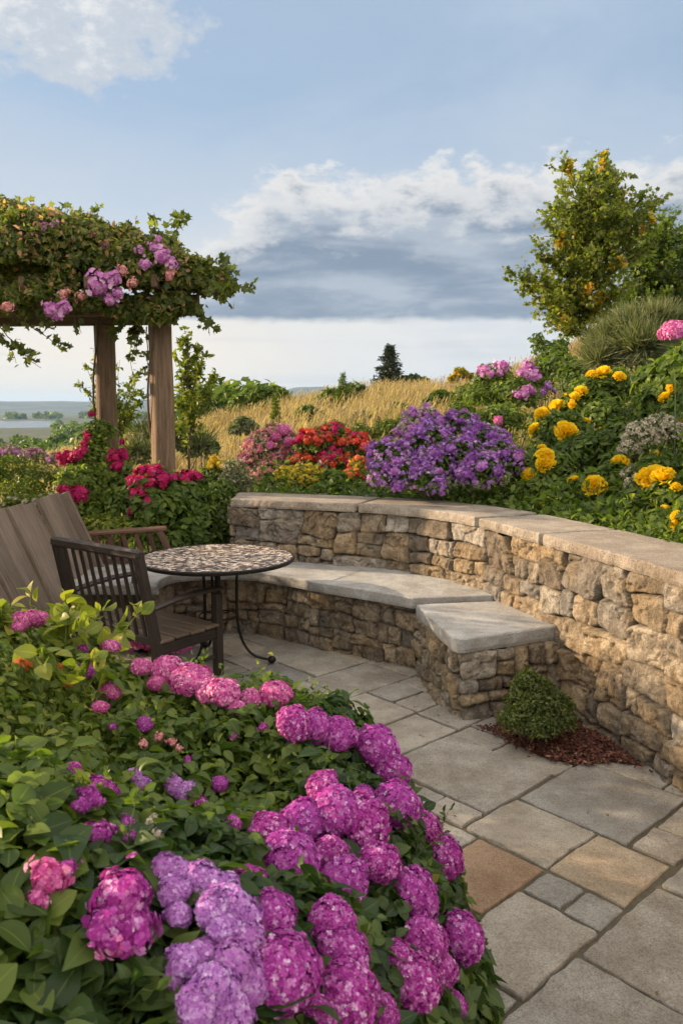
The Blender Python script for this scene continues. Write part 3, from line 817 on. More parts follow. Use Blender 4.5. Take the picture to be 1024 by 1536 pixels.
# ------------------------------------------------------------------ fieldstone faces
def rubble(mb, path, z0, z1, res, seed, wr=(.13, .42), hr=(.08, .22), bulge=.045, tint=(0, 1), top_flat=True, off=0.0):
    """path: (n,2) with the visible side on its right-hand side; a relief of dry-laid stones"""
    R = np.random.default_rng(seed)
    P, s = resample(path, res); L = s[-1]; Hh = z1 - z0
    T = np.gradient(P, axis=0); N = np.column_stack([T[:, 1], -T[:, 0]]); N /= np.linalg.norm(N, axis=1, keepdims=True)
    # split into stones
    out = []
    def split(r, dep=0):
        x0, y0, x1, y1 = r; w, h = x1 - x0, y1 - y0
        tw = R.uniform(wr[0], wr[1]) * (1.2 if R.random() < .12 else 1); th = R.uniform(hr[0], hr[1])
        if w > max(tw, h * .75) and (w / tw > h / th or h <= th):
            c = x0 + w * R.uniform(.34, .66) if w < 2.2 * tw else x0 + max(w * R.uniform(.3, .7), wr[0])
            split((x0, y0, c, y1), dep + 1); split((c, y0, x1, y1), dep + 1)
        elif h > th and h > 2 * hr[0] * .8:
            c = y0 + h * R.uniform(.30, .70)
            split((x0, y0, x1, c), dep + 1); split((x0, c, x1, y1), dep + 1)
        else: out.append(r)
    x = 0
    while x < L:
        x1 = min(L, x + R.uniform(.5, .95))
        if L - x1 < .25: x1 = L
        split((x, 0, x1, Hh)); x = x1
    out = np.array(out); n = len(out)
    nz_ = int(Hh / res) + 1; zz = np.linspace(0, Hh, nz_)
    Sg, Zg = np.meshgrid(s, zz)
    g = .008; gw, gh = int(L / g) + 2, int(Hh / g) + 2
    idm = np.zeros((gh, gw), int)
    for i, (a, b, c, d) in enumerate(out): idm[int(b / g):int(math.ceil(d / g)) + 1, int(a / g):int(math.ceil(c / g)) + 1] = i
    ws = Sg + .052 * fbm(Sg * 3.4, Zg * 4.2, seed + 1, 3); wz = Zg + .046 * fbm(Sg * 2.8, Zg * 3.6, seed + 2, 3) * sstep(0, .08, Zg) * sstep(0, .06, Hh - Zg)
    ws = np.clip(ws, 0, L - 1e-3); wz = np.clip(wz, 0, Hh - 1e-3)
    ID = idm[np.clip((wz / g).astype(int), 0, gh - 1), np.clip((ws / g).astype(int), 0, gw - 1)]
    bx = out[ID]; cx = (bx[..., 0] + bx[..., 2]) / 2; cy = (bx[..., 1] + bx[..., 3]) / 2
    hw = (bx[..., 2] - bx[..., 0]) / 2; hh = (bx[..., 3] - bx[..., 1]) / 2
    ang = R.uniform(-.16, .16, n)[ID] * np.minimum(hw, hh) / np.maximum(hw, hh)
    dx, dy = ws - cx, wz - cy
    dx, dy = dx * np.cos(ang) + dy * np.sin(ang), -dx * np.sin(ang) + dy * np.cos(ang)
    rad = np.minimum(hw, hh) * R.uniform(.06, .50, n)[ID]
    qx = np.abs(dx) - hw + rad; qy = np.abs(dy) - hh + rad
    sdf = np.minimum(np.maximum(qx, qy), 0) + np.hypot(np.maximum(qx, 0), np.maximum(qy, 0)) - rad
    d = -sdf - .0014 + .007 * fbm(Sg * 22, Zg * 22, seed + 3, 3)
    Bg = (bulge * R.uniform(.6, 1.35, n))[ID]; tau = (R.uniform(.004, .010, n))[ID]
    dp = np.maximum(d, 0)
    relief = Bg * (1 - np.exp(-dp / tau)) + R.uniform(-.20, .20, n)[ID] * dx + R.uniform(-.26, .16, n)[ID] * dy
    relief += (.011 * fbm(Sg * 5 + ID * 1.7, Zg * 6, seed + 4, 3) + .008 * fbm(Sg * 36, Zg * 36, seed + 6, 4)) * sstep(0, .01, dp)
    # broken facets
    fc = np.abs(fbm(Sg * 9 + ID * 3.1, Zg * 9, seed + 7, 3)); relief -= .018 * sstep(.12, .0, fc) * sstep(0, .02, dp)
    jt = sstep(.004, -.004, d)
    # small packing stones seen in the wide gaps
    ck = vn(Sg * 28, Zg * 34, seed + 9)
    relief = np.where(d > 0, relief, -.010 + .008 * np.clip(ck, -1, 1) + np.maximum(d, -.008) * 1.5)
    O = relief + off
    Vx = P[None, :, 0] + N[None, :, 0] * O; Vy = P[None, :, 1] + N[None, :, 1] * O
    V = np.stack([Vx, Vy, z0 + Zg], -1).reshape(-1, 3)
    idx = np.arange(Sg.size).reshape(Sg.shape)
    Q = np.stack([idx[:-1, :-1], idx[:-1, 1:], idx[1:, 1:], idx[1:, :-1]], -1).reshape(-1, 4)
    cid = (tint[0] + R.random(n) * (tint[1] - tint[0]))[ID]
    mb.add(V, Q=Q, rnd=cid.ravel(), sv=R.random(n)[ID].ravel(), joint=(jt * np.where(ck > .25, .35, .9)).ravel())

def core(mb, path, t0, t1, z0, z1):
    """solid hearting behind the face: path shifted away from the visible side"""
    P, s = resample(path, .12); T = np.gradient(P, axis=0); N = np.column_stack([T[:, 1], -T[:, 0]]); N /= np.linalg.norm(N, axis=1, keepdims=True)
    A_ = P - N * t0; B_ = P - N * t1; n = len(P)
    V = np.concatenate([np.column_stack([q, np.full(n, z)]) for q, z in ((A_, z0), (A_, z1), (B_, z1), (B_, z0))])
    Q = [(k * n + i, ((k + 1) % 4) * n + i, ((k + 1) % 4) * n + i + 1, k * n + i + 1) for k in range(4) for i in range(n - 1)]
    Q += [(0, n, 2 * n, 3 * n), (n - 1, 4 * n - 1, 3 * n - 1, 2 * n - 1)]
    mb.add(V, Q=Q, rnd=.1, sv=.3, joint=1.0)

# the retaining wall: path runs left to right so the patio side must be on its right -> walk it as given
wall_path = np.vstack([catmull(WALL[:3], 8)[:-1], catmull(WALL[2:], 10)])
base = np.array([1.2, 4.6, 0.])
wt = thing('retaining_wall', 'curved dry-laid fieldstone retaining wall holding up the flower beds behind the stone bench', 'stone wall', base)
vis = wall_path[wall_path[:, 1] > .9]
mb = MB(); rubble(mb, vis, -.06, .925, .0068, 21, wr=(.20, .52), hr=(.12, .30), bulge=.026)
mb.build('stone_face', M['stone'], wt, smooth=True, origin=base)
mb = MB(); core(mb, catmull(WALL[2:], 10), .05, .34, -.1, .915); rest = wall_path[wall_path[:, 1] < .95]
mb.build('wall_core', M['stone'], wt, origin=base)
# coping in a few long pieces
CW, CT = .50, .066
P, s = resample(np.vstack([[(-.93, 6.385)], FRONT]), .03); T = np.gradient(P, axis=0); N = np.column_stack([T[:, 1], -T[:, 0]]); N /= np.linalg.norm(N, axis=1, keepdims=True)
cuts = [0, 1.12, 2.28, 3.02, 4.28, 5.3, 6.6, 8.0, s[-1]]
for i, (c0, c1) in enumerate(zip(cuts[:-1], cuts[1:])):
    if c0 >= s[-1] - .1: break
    k = (s >= c0 + .004) & (s <= c1 - .004)
    f_ = P[k] + N[k] * .035; b_ = P[k] - N[k] * CW
    out = np.vstack([f_, b_[::-1]])
    if in_poly(np.array([out.mean(0)]), out)[0] is None: pass
    area = .5 * np.sum(out[:, 0] * np.roll(out[:, 1], -1) - np.roll(out[:, 0], -1) * out[:, 1])
    if area < 0: out = out[::-1]
    mb = MB(); add_slab(mb, out, .928, .928 + CT + rr.uniform(-.002, .002), cap='tess', bev=.010, rough=.013, step=.018, seed=40 + i)
    mb.build('coping_stone', M['coping'], wt, origin=base, smooth=False)

# ------------------------------------------------------------------ the stone bench
bf = catmull([(-1.27, 5.36), (-1.30, 5.55), (-1.24, 5.74), (-1.05, 5.83), (-.72, 5.83), (-.40, 5.63), (-.117, 5.40), (.20, 5.18), (.455, 4.975)], 10)
bbk = np.array([(1.02, 5.06), (.96, 5.28), (.66, 5.70), (.33, 5.97), (-.04, 6.14), (-.46, 6.28), (-.86, 6.42), (-1.4, 6.52), (-1.96, 6.45), (-1.96, 5.36)])
base = np.array([-.1, 5.6, 0.])
bt = thing('stone_bench', 'long curved stone bench with pale flat seat slabs built against the wall behind the table', 'bench', base)
# base set back from the slab edge
P, s = resample(bf, .02); T = np.gradient(P, axis=0); N = np.column_stack([T[:, 1], -T[:, 0]]); N /= np.linalg.norm(N, axis=1, keepdims=True)
bpath = P - N * .075
mb = MB(); rubble(mb, bpath[::1], -.05, .432, .0075, 31, wr=(.17, .44), hr=(.09, .22), bulge=.024, tint=(0, .8))
mb.build('bench_base', M['stone'], bt, smooth=True, origin=base)
mb = MB(); add_slab(mb, np.vstack([bpath[10:] - N[10:] * .06, bbk[:-1] + [0, -.02], [(-1.9, 5.45)]]), -.05, .42, cap='tess', bev=.004, rough=.001, step=.1)
mb.build('hearting', M['joint'], bt, origin=base)
def near_i(P, q): return int(np.argmin(np.linalg.norm(P - np.asarray(q), axis=1)))
bb, _ = resample(bbk, .02)
cf = [near_i(P, q) for q in [(-1.27, 5.36), (-1.05, 5.83), (-.117, 5.40), (.455, 4.975)]]
cb = [near_i(bb, q) for q in [(-1.96, 5.36), (-1.15, 6.48), (.245, 6.02), (1.02, 5.06)]]
for i in range(3):
    f_ = P[cf[i]:cf[i + 1] + 1]; b_ = bb[cb[i + 1]:cb[i] + 1]
    out = np.vstack([f_, b_]); out = out + (out.mean(0) - out) * .004
    area = .5 * np.sum(out[:, 0] * np.roll(out[:, 1], -1) - np.roll(out[:, 0], -1) * out[:, 1])
    if area < 0: out = out[::-1]
    mb = MB(); add_slab(mb, out, .432, .500 + .002 * i, cap='tess', bev=.008, rough=.005, step=.025, seed=60 + i, zt=.002)
    mb.build('seat_slab', M['seat_slab'], bt, origin=base)
# the end seat with its own thick slab
base = np.array([.85, 4.5, 0.])
et = thing('stone_bench', 'short stone end seat with one thick slab on a fieldstone pier beside the clipped shrub', 'bench', base)
out = np.array([(.475, 4.915), (.605, 4.20), (.63, 4.16), (.68, 4.16), (1.30, 4.44), (1.24, 4.70), (1.09, 5.03), (.62, 4.96)])
mb = MB(); add_slab(mb, out, .392, .476, cap='tess', bev=.010, rough=.006, step=.022, seed=71, zt=.002)
mb.build('seat_slab', M['seat_slab'], et, origin=base)
ep = catmull([(.50, 5.04), (.53, 4.84), (.585, 4.50), (.627, 4.31), (.65, 4.235), (.705, 4.215), (.97, 4.29), (1.33, 4.46)], 10)
mb = MB(); rubble(mb, ep, -.05, .392, .0075, 37, wr=(.15, .42), hr=(.09, .28), bulge=.030, tint=(.05, .95))
mb.build('pier', M['stone'], et, smooth=True, origin=base)
mb = MB(); add_slab(mb, np.array([(.56, 5.0), (.61, 4.65), (.70, 4.31), (.98, 4.36), (1.25, 4.49), (1.0, 5.03)]), -.05, .385, cap='tess', bev=.003, rough=.001, step=.1)
mb.build('hearting', M['joint'], et, origin=base)
#@@PART3
# ------------------------------------------------------------------ furniture
# near armchair
O = np.array([-.80, 4.95, 0.]); fw = np.array([.6, .8, 0]); rt = np.array([.8, -.6, 0])
def L3(r, f, z): return O + rt * r + fw * f + np.array([0, 0, z]) - base
base = O + rt * -.37 + fw * -.25
ch = thing('garden_armchair', 'dark slatted wooden armchair with low seat drawn up to the round table', 'armchair', base)
W_ = -.80
def piece(name, p0, p1, w, h, mat, parent, **kw):
    mb = MB(); member(mb, p0, p1, w, h, **kw); return mb.build(name, M[mat], parent)
for r in (0, W_):
    piece('front_leg', L3(r, 0, 0), L3(r, 0, .545), .055, .055, 'dark_wood', ch, up=fw)
    mb = MB(); member(mb, L3(r, -.50, 0), L3(r, -.50, .33), .05, .055, up=fw); member(mb, L3(r, -.50, .31), L3(r, -.62, .90), .052, .055, up=fw)
    mb.build('back_post', M['dark_wood'], ch)
    mb = MB(); member(mb, L3(r, -.565, .535), L3(r, .045, .57), .052, .028, segs=5, bev=.010, bow=(0, 0, .02))
    mb.build('armrest', M['dark_wood'], ch)
    piece('side_rail', L3(r, -.48, .285), L3(r, -.02, .285), .03, .07, 'dark_wood', ch)
    piece('lower_rail', L3(r, -.48, .13), L3(r, -.02, .13), .02, .03, 'dark_wood', ch)
piece('top_rail', L3(.03, -.625, .885), L3(W_ - .03, -.625, .885), .05, .06, 'dark_wood', ch, bev=.014, segs=3)
piece('back_rail', L3(0, -.51, .34), L3(W_, -.51, .34), .03, .05, 'dark_wood', ch)
for k in range(9):
    r = W_ * (k + 1) / 10
    piece('slat', L3(r, -.612, .862), L3(r, -.512, .35), .026, .016, 'dark_wood', ch, up=fw, bev=.004)
for k in range(4):
    f0 = -.44 + .125 * k
    piece('seat_board', L3(.03, f0, .335 + .004 * (k % 2)), L3(W_ - .03, f0, .335 + .004 * (k % 2)), .115, .022, 'seat_wood', ch, segs=2)
piece('front_apron', L3(0, -.01, .285), L3(W_, -.01, .285), .025, .07, 'dark_wood', ch)

# plank settle back with slatted arm, standing behind the bench's left end
base = np.array([-2.05, 5.2, 0.])
stl = thing('wooden_settle', 'tall weathered plank settle with leaning back and reddish slatted arm at the left edge', 'settle', base)
def planktop(y): return np.array([-2.17 - .03 * (6.0 - y), y, 1.07 + .012 * math.sin(y * 9)])
ys = np.arange(4.05, 6.0, .232)
for i, y in enumerate(ys):
    t = planktop(y); t[0] += (.012 if i % 2 else -.010); t[2] += rr.uniform(-.006, .006)
    b_ = t.copy(); b_[0] += .285; b_[2] = .40
    piece('back_plank', b_ - base, t - base, .2315, .030, 'grey_wood', stl, up=(1, 0, .35), bev=.003, segs=5, wob=.0008)
for y in (4.0, 6.02):
    t = planktop(y) + [.03, 0, .015]
    piece('side_board', np.array([t[0] + .31, y, .36]) - base, t - base, .035, .085, 'grey_wood', stl, up=(1, 0, .35))
    piece('rear_post', np.array([-2.16, y, -.02]) - base, np.array([-2.13, y, .62]) - base, .07, .07, 'grey_wood', stl)
piece('brace', np.array([-2.13, 4.0, .58]) - base, np.array([-2.13, 6.02, .58]) - base, .04, .09, 'grey_wood', stl)
piece('armrest', np.array([-2.13, 6.04, .745]) - base, np.array([-1.39, 6.20, .775]) - base, .085, .034, 'red_wood', stl, bev=.009, segs=3)
piece('arm_post', np.array([-1.34, 6.19, .50]) - base, np.array([-1.44, 6.17, .76]) - base, .05, .05, 'red_wood', stl)
piece('arm_rail', np.array([-1.95, 6.07, .53]) - base, np.array([-1.36, 6.19, .53]) - base, .03, .04, 'red_wood', stl)
for k in range(5):
    x = -1.92 + .10 * k
    piece('arm_slat', np.array([x + .05, 6.08 + .024 * k, .54]) - base, np.array([x, 6.06 + .024 * k, .745]) - base, .035, .014, 'red_wood', stl, up=(0, 1, 0), bev=.003)

# round mosaic table
m, nt, p = newmat('mosaic'); oc = objco(nt)
v1 = nt.node('ShaderNodeTexVoronoi', {'Vector': nt.mapping(oc, (30, 62, 30), rot=(0, 0, .12)), 'Scale': 1.0, 'Randomness': .95})
v2 = nt.node('ShaderNodeTexVoronoi', {'Vector': nt.mapping(oc, (30, 62, 30), rot=(0, 0, .12)), 'Scale': 1.0, 'Randomness': .95}, feature='DISTANCE_TO_EDGE')
rs = nt.node('ShaderNodeSeparateColor', {0: v1.outputs['Color']})
tc = nt.ramp(rs.outputs[0], [(0, (.035, .024, .020)), (.24, (.12, .085, .07)), (.38, (.40, .33, .27)), (.52, (.58, .50, .42)), (.72, (.70, .63, .54)), (.88, (.10, .07, .06)), (1, (.75, .68, .60))], 'CONSTANT')
tc = nt.mix(1.0, tc, (1.25, 1.2, 1.15), 'MULTIPLY')
gr = nt.smooth(v2.outputs['Distance'], .05, .10)
nt.set(p.inputs['Base Color'], nt.mix(gr, (.04, .028, .022), tc)); p.inputs['Roughness'].default_value = .6
nt.set(p.inputs['Normal'], nt.bump(gr, .5, .003))
base = np.array([-.834, 5.20, 0.])
tb = thing('bistro_table', 'round bistro table with broken-tile mosaic top and thin curved iron legs', 'table', base)
mb = MB(); lathe(mb, [(0.0, .731), (.25, .731), (.503, .731), (.505, .729)], n=72); mb.build('table_top', m, tb)
mb = MB(); lathe(mb, [(.0, .712), (.49, .712), (.512, .706), (.520, .712), (.521, .727), (.516, .7335), (.505, .7335), (.504, .727)], n=72)
an = np.linspace(0, 2 * PI, 110)[:-1]
mb.build('rim', M['iron'], tb, smooth=False)
for k in range(3):
    a = math.radians(-4 + 120 * k); d = np.array([math.cos(a), math.sin(a), 0])
    pts = [d * .135 + [0, 0, .705], d * .13 + [0, 0, .55], d * .128 + [0, 0, .36], d * .14 + [0, 0, .24], d * .175 + [0, 0, .13], d * .24 + [0, 0, .055], d * .33 + [0, 0, .030], d * .355 + [0, 0, .028]]
    mb = MB(); tube(mb, catmull(pts, 5), .0095, 8); lg = mb.build('leg', M['iron'], tb, smooth=True)
    mb = MB(); lathe(mb, [(.0, -.028), (.016, -.024), (.028, -.008), (.029, .006), (.018, .021), (0, .025)], c=d * .362 + [0, 0, .028], n=14); mb.build('foot', M['iron'], lg, smooth=True)
mb = MB(); a_ = np.linspace(0, 2 * PI, 33); tube(mb, np.column_stack([.13 * np.cos(a_), .13 * np.sin(a_), np.full(33, .33)]), .006, 6, cap=False)
mb.build('brace_ring', M['iron'], tb, smooth=True)
mb = MB(); lathe(mb, [(.0, .705), (.10, .705), (.10, .698), (.020, .692), (.020, .36), (.026, .345), (.012, .31), (0, .30)], n=16); mb.build('column', M['iron'], tb, smooth=False)

# ------------------------------------------------------------------ pergola
base = np.array([-2.2, 7.3, 0.])
pg = thing('pergola', 'rough timber pergola with square posts and beams carrying the flowering vine', 'pergola', base)
POSTS = [(-1.56, 6.92), (-2.28, 7.72), (-4.05, 7.13), (-4.25, 7.88)]
ang = math.radians(27)
for x, y in POSTS:
    g0 = gz(x, y) - .1
    piece('post', np.array([x, y, g0]) - base, np.array([x, y, 2.52]) - base, .170, .170, 'post_wood', pg, up=(math.sin(-ang), math.cos(ang), 0), bev=.010, segs=8, wob=.0022)
piece('beam', np.array([-1.22, 6.90, 2.60]) - base, np.array([-4.5, 7.18, 2.60]) - base, .09, .17, 'post_wood', pg, segs=6)
piece('beam', np.array([-1.75, 7.66, 2.60]) - base, np.array([-4.5, 7.92, 2.60]) - base, .09, .17, 'post_wood', pg, segs=6)
for k in range(6):
    x = -1.50 - .55 * k
    piece('rafter', np.array([x, 6.45 - .09 * (x + 1.2), 2.735]) - base, np.array([x - .1, 8.25 - .09 * (x + 1.2), 2.735]) - base, .05, .10, 'post_wood', pg)

# ------------------------------------------------------------------ plant builders
def leaf_cloud(ml, tmpl, C, r, n, ls, shell=(.55, 1.05), flat=.88, up=.35, rnd=None, gmin=None, jit=.5, wscale=1.0):
    D = rand_dir(n); D[:, 2] = np.where(D[:, 2] < -.3, -D[:, 2], D[:, 2])
    rad = r * rng.uniform(shell[0] ** 3, shell[1] ** 3, n) ** (1 / 3)
    # uneven outline
    rad *= 1 + .22 * vn(D[:, 0] * 2.2 + C[0] * 5, D[:, 1] * 2.2 + C[1] * 5, 3, D[:, 2] * 2.2)
    P = C + D * rad[:, None] * [1, 1, flat]
    N = unit(D + rng.normal(0, jit, (n, 3)) + [0, 0, up]); Tn = unit(rand_dir(n) + D * .6 + [0, 0, -.1])
    if gmin is not None:
        k = P[:, 2] > gmin; P, N, Tn = P[k], N[k], Tn[k]; n = len(P)
    scatter(ml, tmpl, P, N, Tn, ls * rng.uniform(.6, 1.25, n), rfan(n) if rnd is None else np.clip(rng.normal(rnd, .2, n), 0, 1), wscale=wscale)

def spray(mw, ml, p0, p1, nleaf, ls, tmpl, r0=.008, sag=.05, twl=.18, ntw=8, t0=.25, rnd=None, jit=.6, leaves=True, up=.4):
    p0 = np.asarray(p0, float); p1 = np.asarray(p1, float); Ln = np.linalg.norm(p1 - p0)
    mid = (p0 + p1) / 2 + rng.normal(0, .06 * Ln, 3) + [0, 0, sag * Ln]
    t = np.linspace(0, 1, 8)[:, None]; path = (1 - t) ** 2 * p0 + 2 * t * (1 - t) * mid + t * t * p1
    path[1:-1] += rng.normal(0, .012 * Ln, path[1:-1].shape)
    tube(mw, path, np.linspace(r0, r0 * .25, 8), 5)
    def at(q):
        q = np.clip(q, 0, 1) * 7; i = np.minimum(q.astype(int), 6); f_ = (q - i)[:, None]
        return path[i] * (1 - f_) + path[i + 1] * f_
    d = unit(path[-1:] - path[:1])[0]
    if ntw:
        qs = rng.uniform(t0, .97, ntw); S = at(qs)
        for q, s in zip(qs, S):
            e = unit((unit(rng.normal(size=(1, 3))) * .9 + d * .7 + [0, 0, .15]))[0]
            tl = twl * (1.15 - .6 * q) * rng.uniform(.6, 1.3); E = s + e * tl
            tube(mw, [s, (s + E) / 2 + rng.normal(0, .1 * tl, 3), E], [r0 * .3, r0 * .22, r0 * .12], 4, cap=False)
            k = max(2, int(nleaf / (ntw + 2)))
            if leaves:
                f_ = rng.uniform(.15, 1.05, k)[:, None]; P = s * (1 - f_) + E * f_ + rng.normal(0, .02, (k, 3)) * tl / .18
                Tn = unit(e + rng.normal(0, .7, (k, 3))); N = unit(rng.normal(0, jit, (k, 3)) + [0, -.15, up])
                scatter(ml, tmpl, P, N, Tn, ls * rng.uniform(.6, 1.2, k), rfan(k) if rnd is None else np.clip(rng.normal(rnd, .2, k), 0, 1))
    if leaves:
        k = max(3, nleaf // 4); P = at(rng.uniform(t0, 1.02, k)) + rng.normal(0, .015, (k, 3))
        scatter(ml, tmpl, P, unit(rng.normal(0, jit, (k, 3)) + [0, 0, up]), unit(d + rng.normal(0, .8, (k, 3))), ls * rng.uniform(.6, 1.2, k), rfan(k) if rnd is None else np.clip(rng.normal(rnd, .2, k), 0, 1))
    return path

HEADS = {}
def head_set(kind, n, **kw):
    HEADS[kind] = [head_mesh(kind + '_head', kw['mat'], kw['core'], **{**{k: v for k, v in kw.items() if k not in ('mat', 'core')}, 'seed': 100 + 7 * i + len(HEADS) * 31}) for i in range(n)]
head_set('magenta', 5, mat=M['p_magenta'], core=M['c_magenta'], nf=1100, fs=.108, lump=.15, jit=.03, cores=.88, cup=.12)
head_set('pink', 4, mat=M['p_pink'], core=M['c_pink'], nf=950, fs=.115, lump=.16, jit=.03, cores=.88, cup=.12)
head_set('lilac', 4, mat=M['p_lilac'], core=M['c_lilac'], nf=760, fs=.135, lump=.24, jit=.045, cores=.84, cup=.15)
head_set('loose', 3, mat=M['p_magenta'], core=M['c_magenta'], nf=300, fs=.20, lump=.42, petals=5, cup=.2, jit=.10, cores=.6)
head_set('loosepink', 2, mat=M['p_pink'], core=M['c_pink'], nf=260, fs=.21, lump=.42, petals=5, cup=.2, jit=.10, cores=.6)
head_set('purple', 5, mat=M['p_purple'], core=M['c_purple'], nf=120, fs=.25, lump=.45, petals=7, cup=.12, wid=.2, jit=.14, cores=.3, cover=-.6)
head_set('palepurple', 3, mat=M['p_lilac'], core=M['c_purple'], nf=110, fs=.25, lump=.45, petals=7, cup=.12, wid=.2, jit=.14, cores=.3, cover=-.6)
head_set('red', 4, mat=M['p_red'], core=M['c_red'], nf=120, fs=.30, lump=.45, petals=5, cup=.45, jit=.14, cores=.4, cover=-.6)
head_set('scarlet', 4, mat=M['p_scarlet'], core=M['c_scarlet'], nf=110, fs=.26, lump=.45, petals=5, cup=.3, jit=.16, cores=.3, cover=-.6)
head_set('salmon', 4, mat=M['p_salmon'], core=M['c_salmon'], nf=90, fs=.21, lump=.45, petals=5, cup=.3, jit=.18, cores=.25, cover=-.8)
head_set('mauve', 4, mat=M['p_mauve'], core=M['c_mauve'], nf=110, fs=.27, lump=.45, petals=5, cup=.2, jit=.15, cores=.35, cover=-.6)
head_set('mum', 3, mat=M['p_mum'], core=M['c_mum'], nf=44, fs=.36, lump=.4, petals=6, cup=.4, jit=.15, cores=.3)
head_set('white', 3, mat=M['p_white'], core=M['c_white'], nf=34, fs=.26, lump=.5, petals=5, cup=.4, jit=.2, cores=.15, cover=-.8)
head_set('orange', 2, mat=M['p_orange'], core=M['c_orange'], nf=50, fs=.38, lump=.4, petals=5, cup=.4, jit=.12, cores=.4)
HEADS['marigold'] = [ruffle_mesh('marigold_head', M['p_yellow'], seed=i + 5) for i in range(4)]
HEADS['rose'] = [ruffle_mesh('rose_head', M['p_red'], seed=i + 25, n=46) for i in range(3)]

def shrub(name, label, cat, lumps, leaf, ls, n, tmpl=LEAF_LO, group=None, heads=(), stems=5, shell=(.5, 1.05), flat=.9, rnd=None, up=.35, hname='flower_head', stem_mat='twig', wscale=1.0, jit=.5, wispy=None, abs_l=False, sprinkle=None):
    """lumps: (px, py, radius px, Y) give real centres and radii"""
    C = [(l[0] if abs_l else at_y(l[0], l[1], l[3]), l[1] if abs_l else l[2] * l[3] / F) for l in lumps]
    cen = np.array([c for c, r in C]); rad = np.array([r for c, r in C])
    bx, by = np.average(cen[:, 0], weights=rad), np.average(cen[:, 1], weights=rad)
    bx_, by_ = bx, by
    b = np.array([bx, by, gz(bx, by) - .02])
    o = thing(name, label, cat, b, group=group)
    ml = MB(); wsum = (rad ** 2).sum()
    for c, r in C: leaf_cloud(ml, tmpl, c, r, int(n * r * r / wsum), ls, shell=shell, flat=flat, rnd=rnd, up=up, gmin=b[2] - .1, jit=jit, wscale=wscale)
    if wispy:
        nw, lw = wispy
        for c, r in C:
            k = int(nw * r * r / wsum); D = rand_dir(k); D[:, 2] = np.abs(D[:, 2]) + .5; D = unit(D)
            P = c + D * r * rng.uniform(.4, .9, (k, 1)); scatter(ml, LEAF_NARROW, P, unit(rng.normal(size=(k, 3))), unit(D + rng.normal(0, .15, (k, 3))), lw * rng.uniform(.6, 1.3, k), rfan(k), wscale=.28)
    ml.build('foliage', M[leaf], o, origin=b)
    if sprinkle:
        mats_, ns, fs_, mz = sprinkle; ms_ = MB()
        for c, r in C:
            k = int(ns * r * r / wsum); D = rand_dir(k * 3); cl = vn(D[:, 0] * 5 + c[0] * 9, D[:, 1] * 5, 3, D[:, 2] * 5 + c[2] * 9)
            D = D[(D[:, 2] > mz + .25 * cl) & (cl > -.02)][:k]; k = len(D)
            P = c + D * r * rng.uniform(.93, 1.10, (k, 1)) * [1, 1, flat]; kk = P[:, 2] > b[2] + .05; P, D = P[kk], D[kk]; k = len(P)
            N = unit(D + rng.normal(0, .35, (k, 3)) + [0, -.2, .2]); a0 = rng.uniform(0, 6.28, k); ref = unit(np.cross(N, [[.3, .2, 1.]])); rf2 = np.cross(N, ref); tn = np.clip(rng.beta(1.6, 1.6, k), 0, 1)
            mid_ = (rng.random(k) * len(mats_)).astype(int)
            for q in range(5):
                Tn = unit(ref * np.cos(a0 + q * 1.2566)[:, None] + rf2 * np.sin(a0 + q * 1.2566)[:, None] + N * .15)
                pt = (np.array([(0, 0, 0), (.24, .55, .05), (0, 1, -.05), (-.24, .55, .05)]), np.array([(0, 1, 2, 3)]), np.array([0, .5, 0, -.5]))
                for mi_ in range(len(mats_)):
                    s_ = mid_ == mi_
                    if s_.any(): scatter(ms_, pt, P[s_], N[s_], Tn[s_], fs_ * rng.uniform(.8, 1.2, s_.sum()), tn[s_], mi=mi_)
        if ms_.n: tag(ms_.build('small_flowers', [M[q] for q in mats_], o, origin=b), kind='stuff')
    mw = MB()
    for i in range(max(stems, 1)):
        c, r = C[i % len(C)]
        e = c + rng.normal(0, .4, 3) * r; e[2] = max(e[2], b[2] + .05)
        s = b + [rng.normal(0, .03), rng.normal(0, .03), -.03]
        tube(mw, [s, (s + e) / 2 + rng.normal(0, .03, 3), e], [.010, .007, .003], 5)
    mw.build('stems', M[stem_mat], o, origin=b, smooth=True)
    used_ = []
    for h in heads:
        ms = HEADS[h['k']]; cnt = h.get('n', 0)
        pl = []
        for (px, py, r) in h.get('px', []):
            d = ray(px, py); d = d / np.linalg.norm(d); best = None; cam0 = np.array([0, 0, CH])
            for c, rr_ in C:
                oc_ = cam0 - c; q = oc_ @ d; disc = q * q - (oc_ @ oc_ - (rr_ * 1.0) ** 2)
                if disc > 0:
                    t = -q - math.sqrt(disc)
                    if best is None or t < best[0]: best = (t, c)
            if best is None:
                j = int(np.argmin([np.linalg.norm(np.cross(c - cam0, d)) - rr_ for c, rr_ in C])); c = C[j][0]; best = ((c - cam0) @ d, c)
            P = cam0 + d * best[0]; pl.append((P, r * best[0] / F, unit((P - best[1])[None])[0] + [0, -.2, .5]))
        tries = 0
        while cnt > 0 and tries < 4000:
            tries += 1
            j = rng.choice(len(C), p=rad ** 2 / wsum); D = rand_dir(1)[0]
            if D[2] < h.get('minz', -.1): continue
            P = C[j][0] + D * rad[j] * h.get('out', 1.0) * [1, 1, flat]
            if P[2] < b[2] + .08: continue
            if any(np.linalg.norm((P - c) / [1, 1, flat]) < .86 * r for k2, (c, r) in enumerate(C) if k2 != j): continue
            rr_ = h['r'] * rng.uniform(.7, 1.25)
            if any(np.linalg.norm(P - q) < (rr_ + s) * h.get('gap', .8) for q, s in used_): continue
            used_.append((P, rr_)); pl.append((P, rr_, D + [0, 0, .4])); cnt -= 1
        for P, r, u in pl:
            put_head(ms[rng.integers(len(ms))], P, r, o, u, h.get('name', hname), b)
    return o

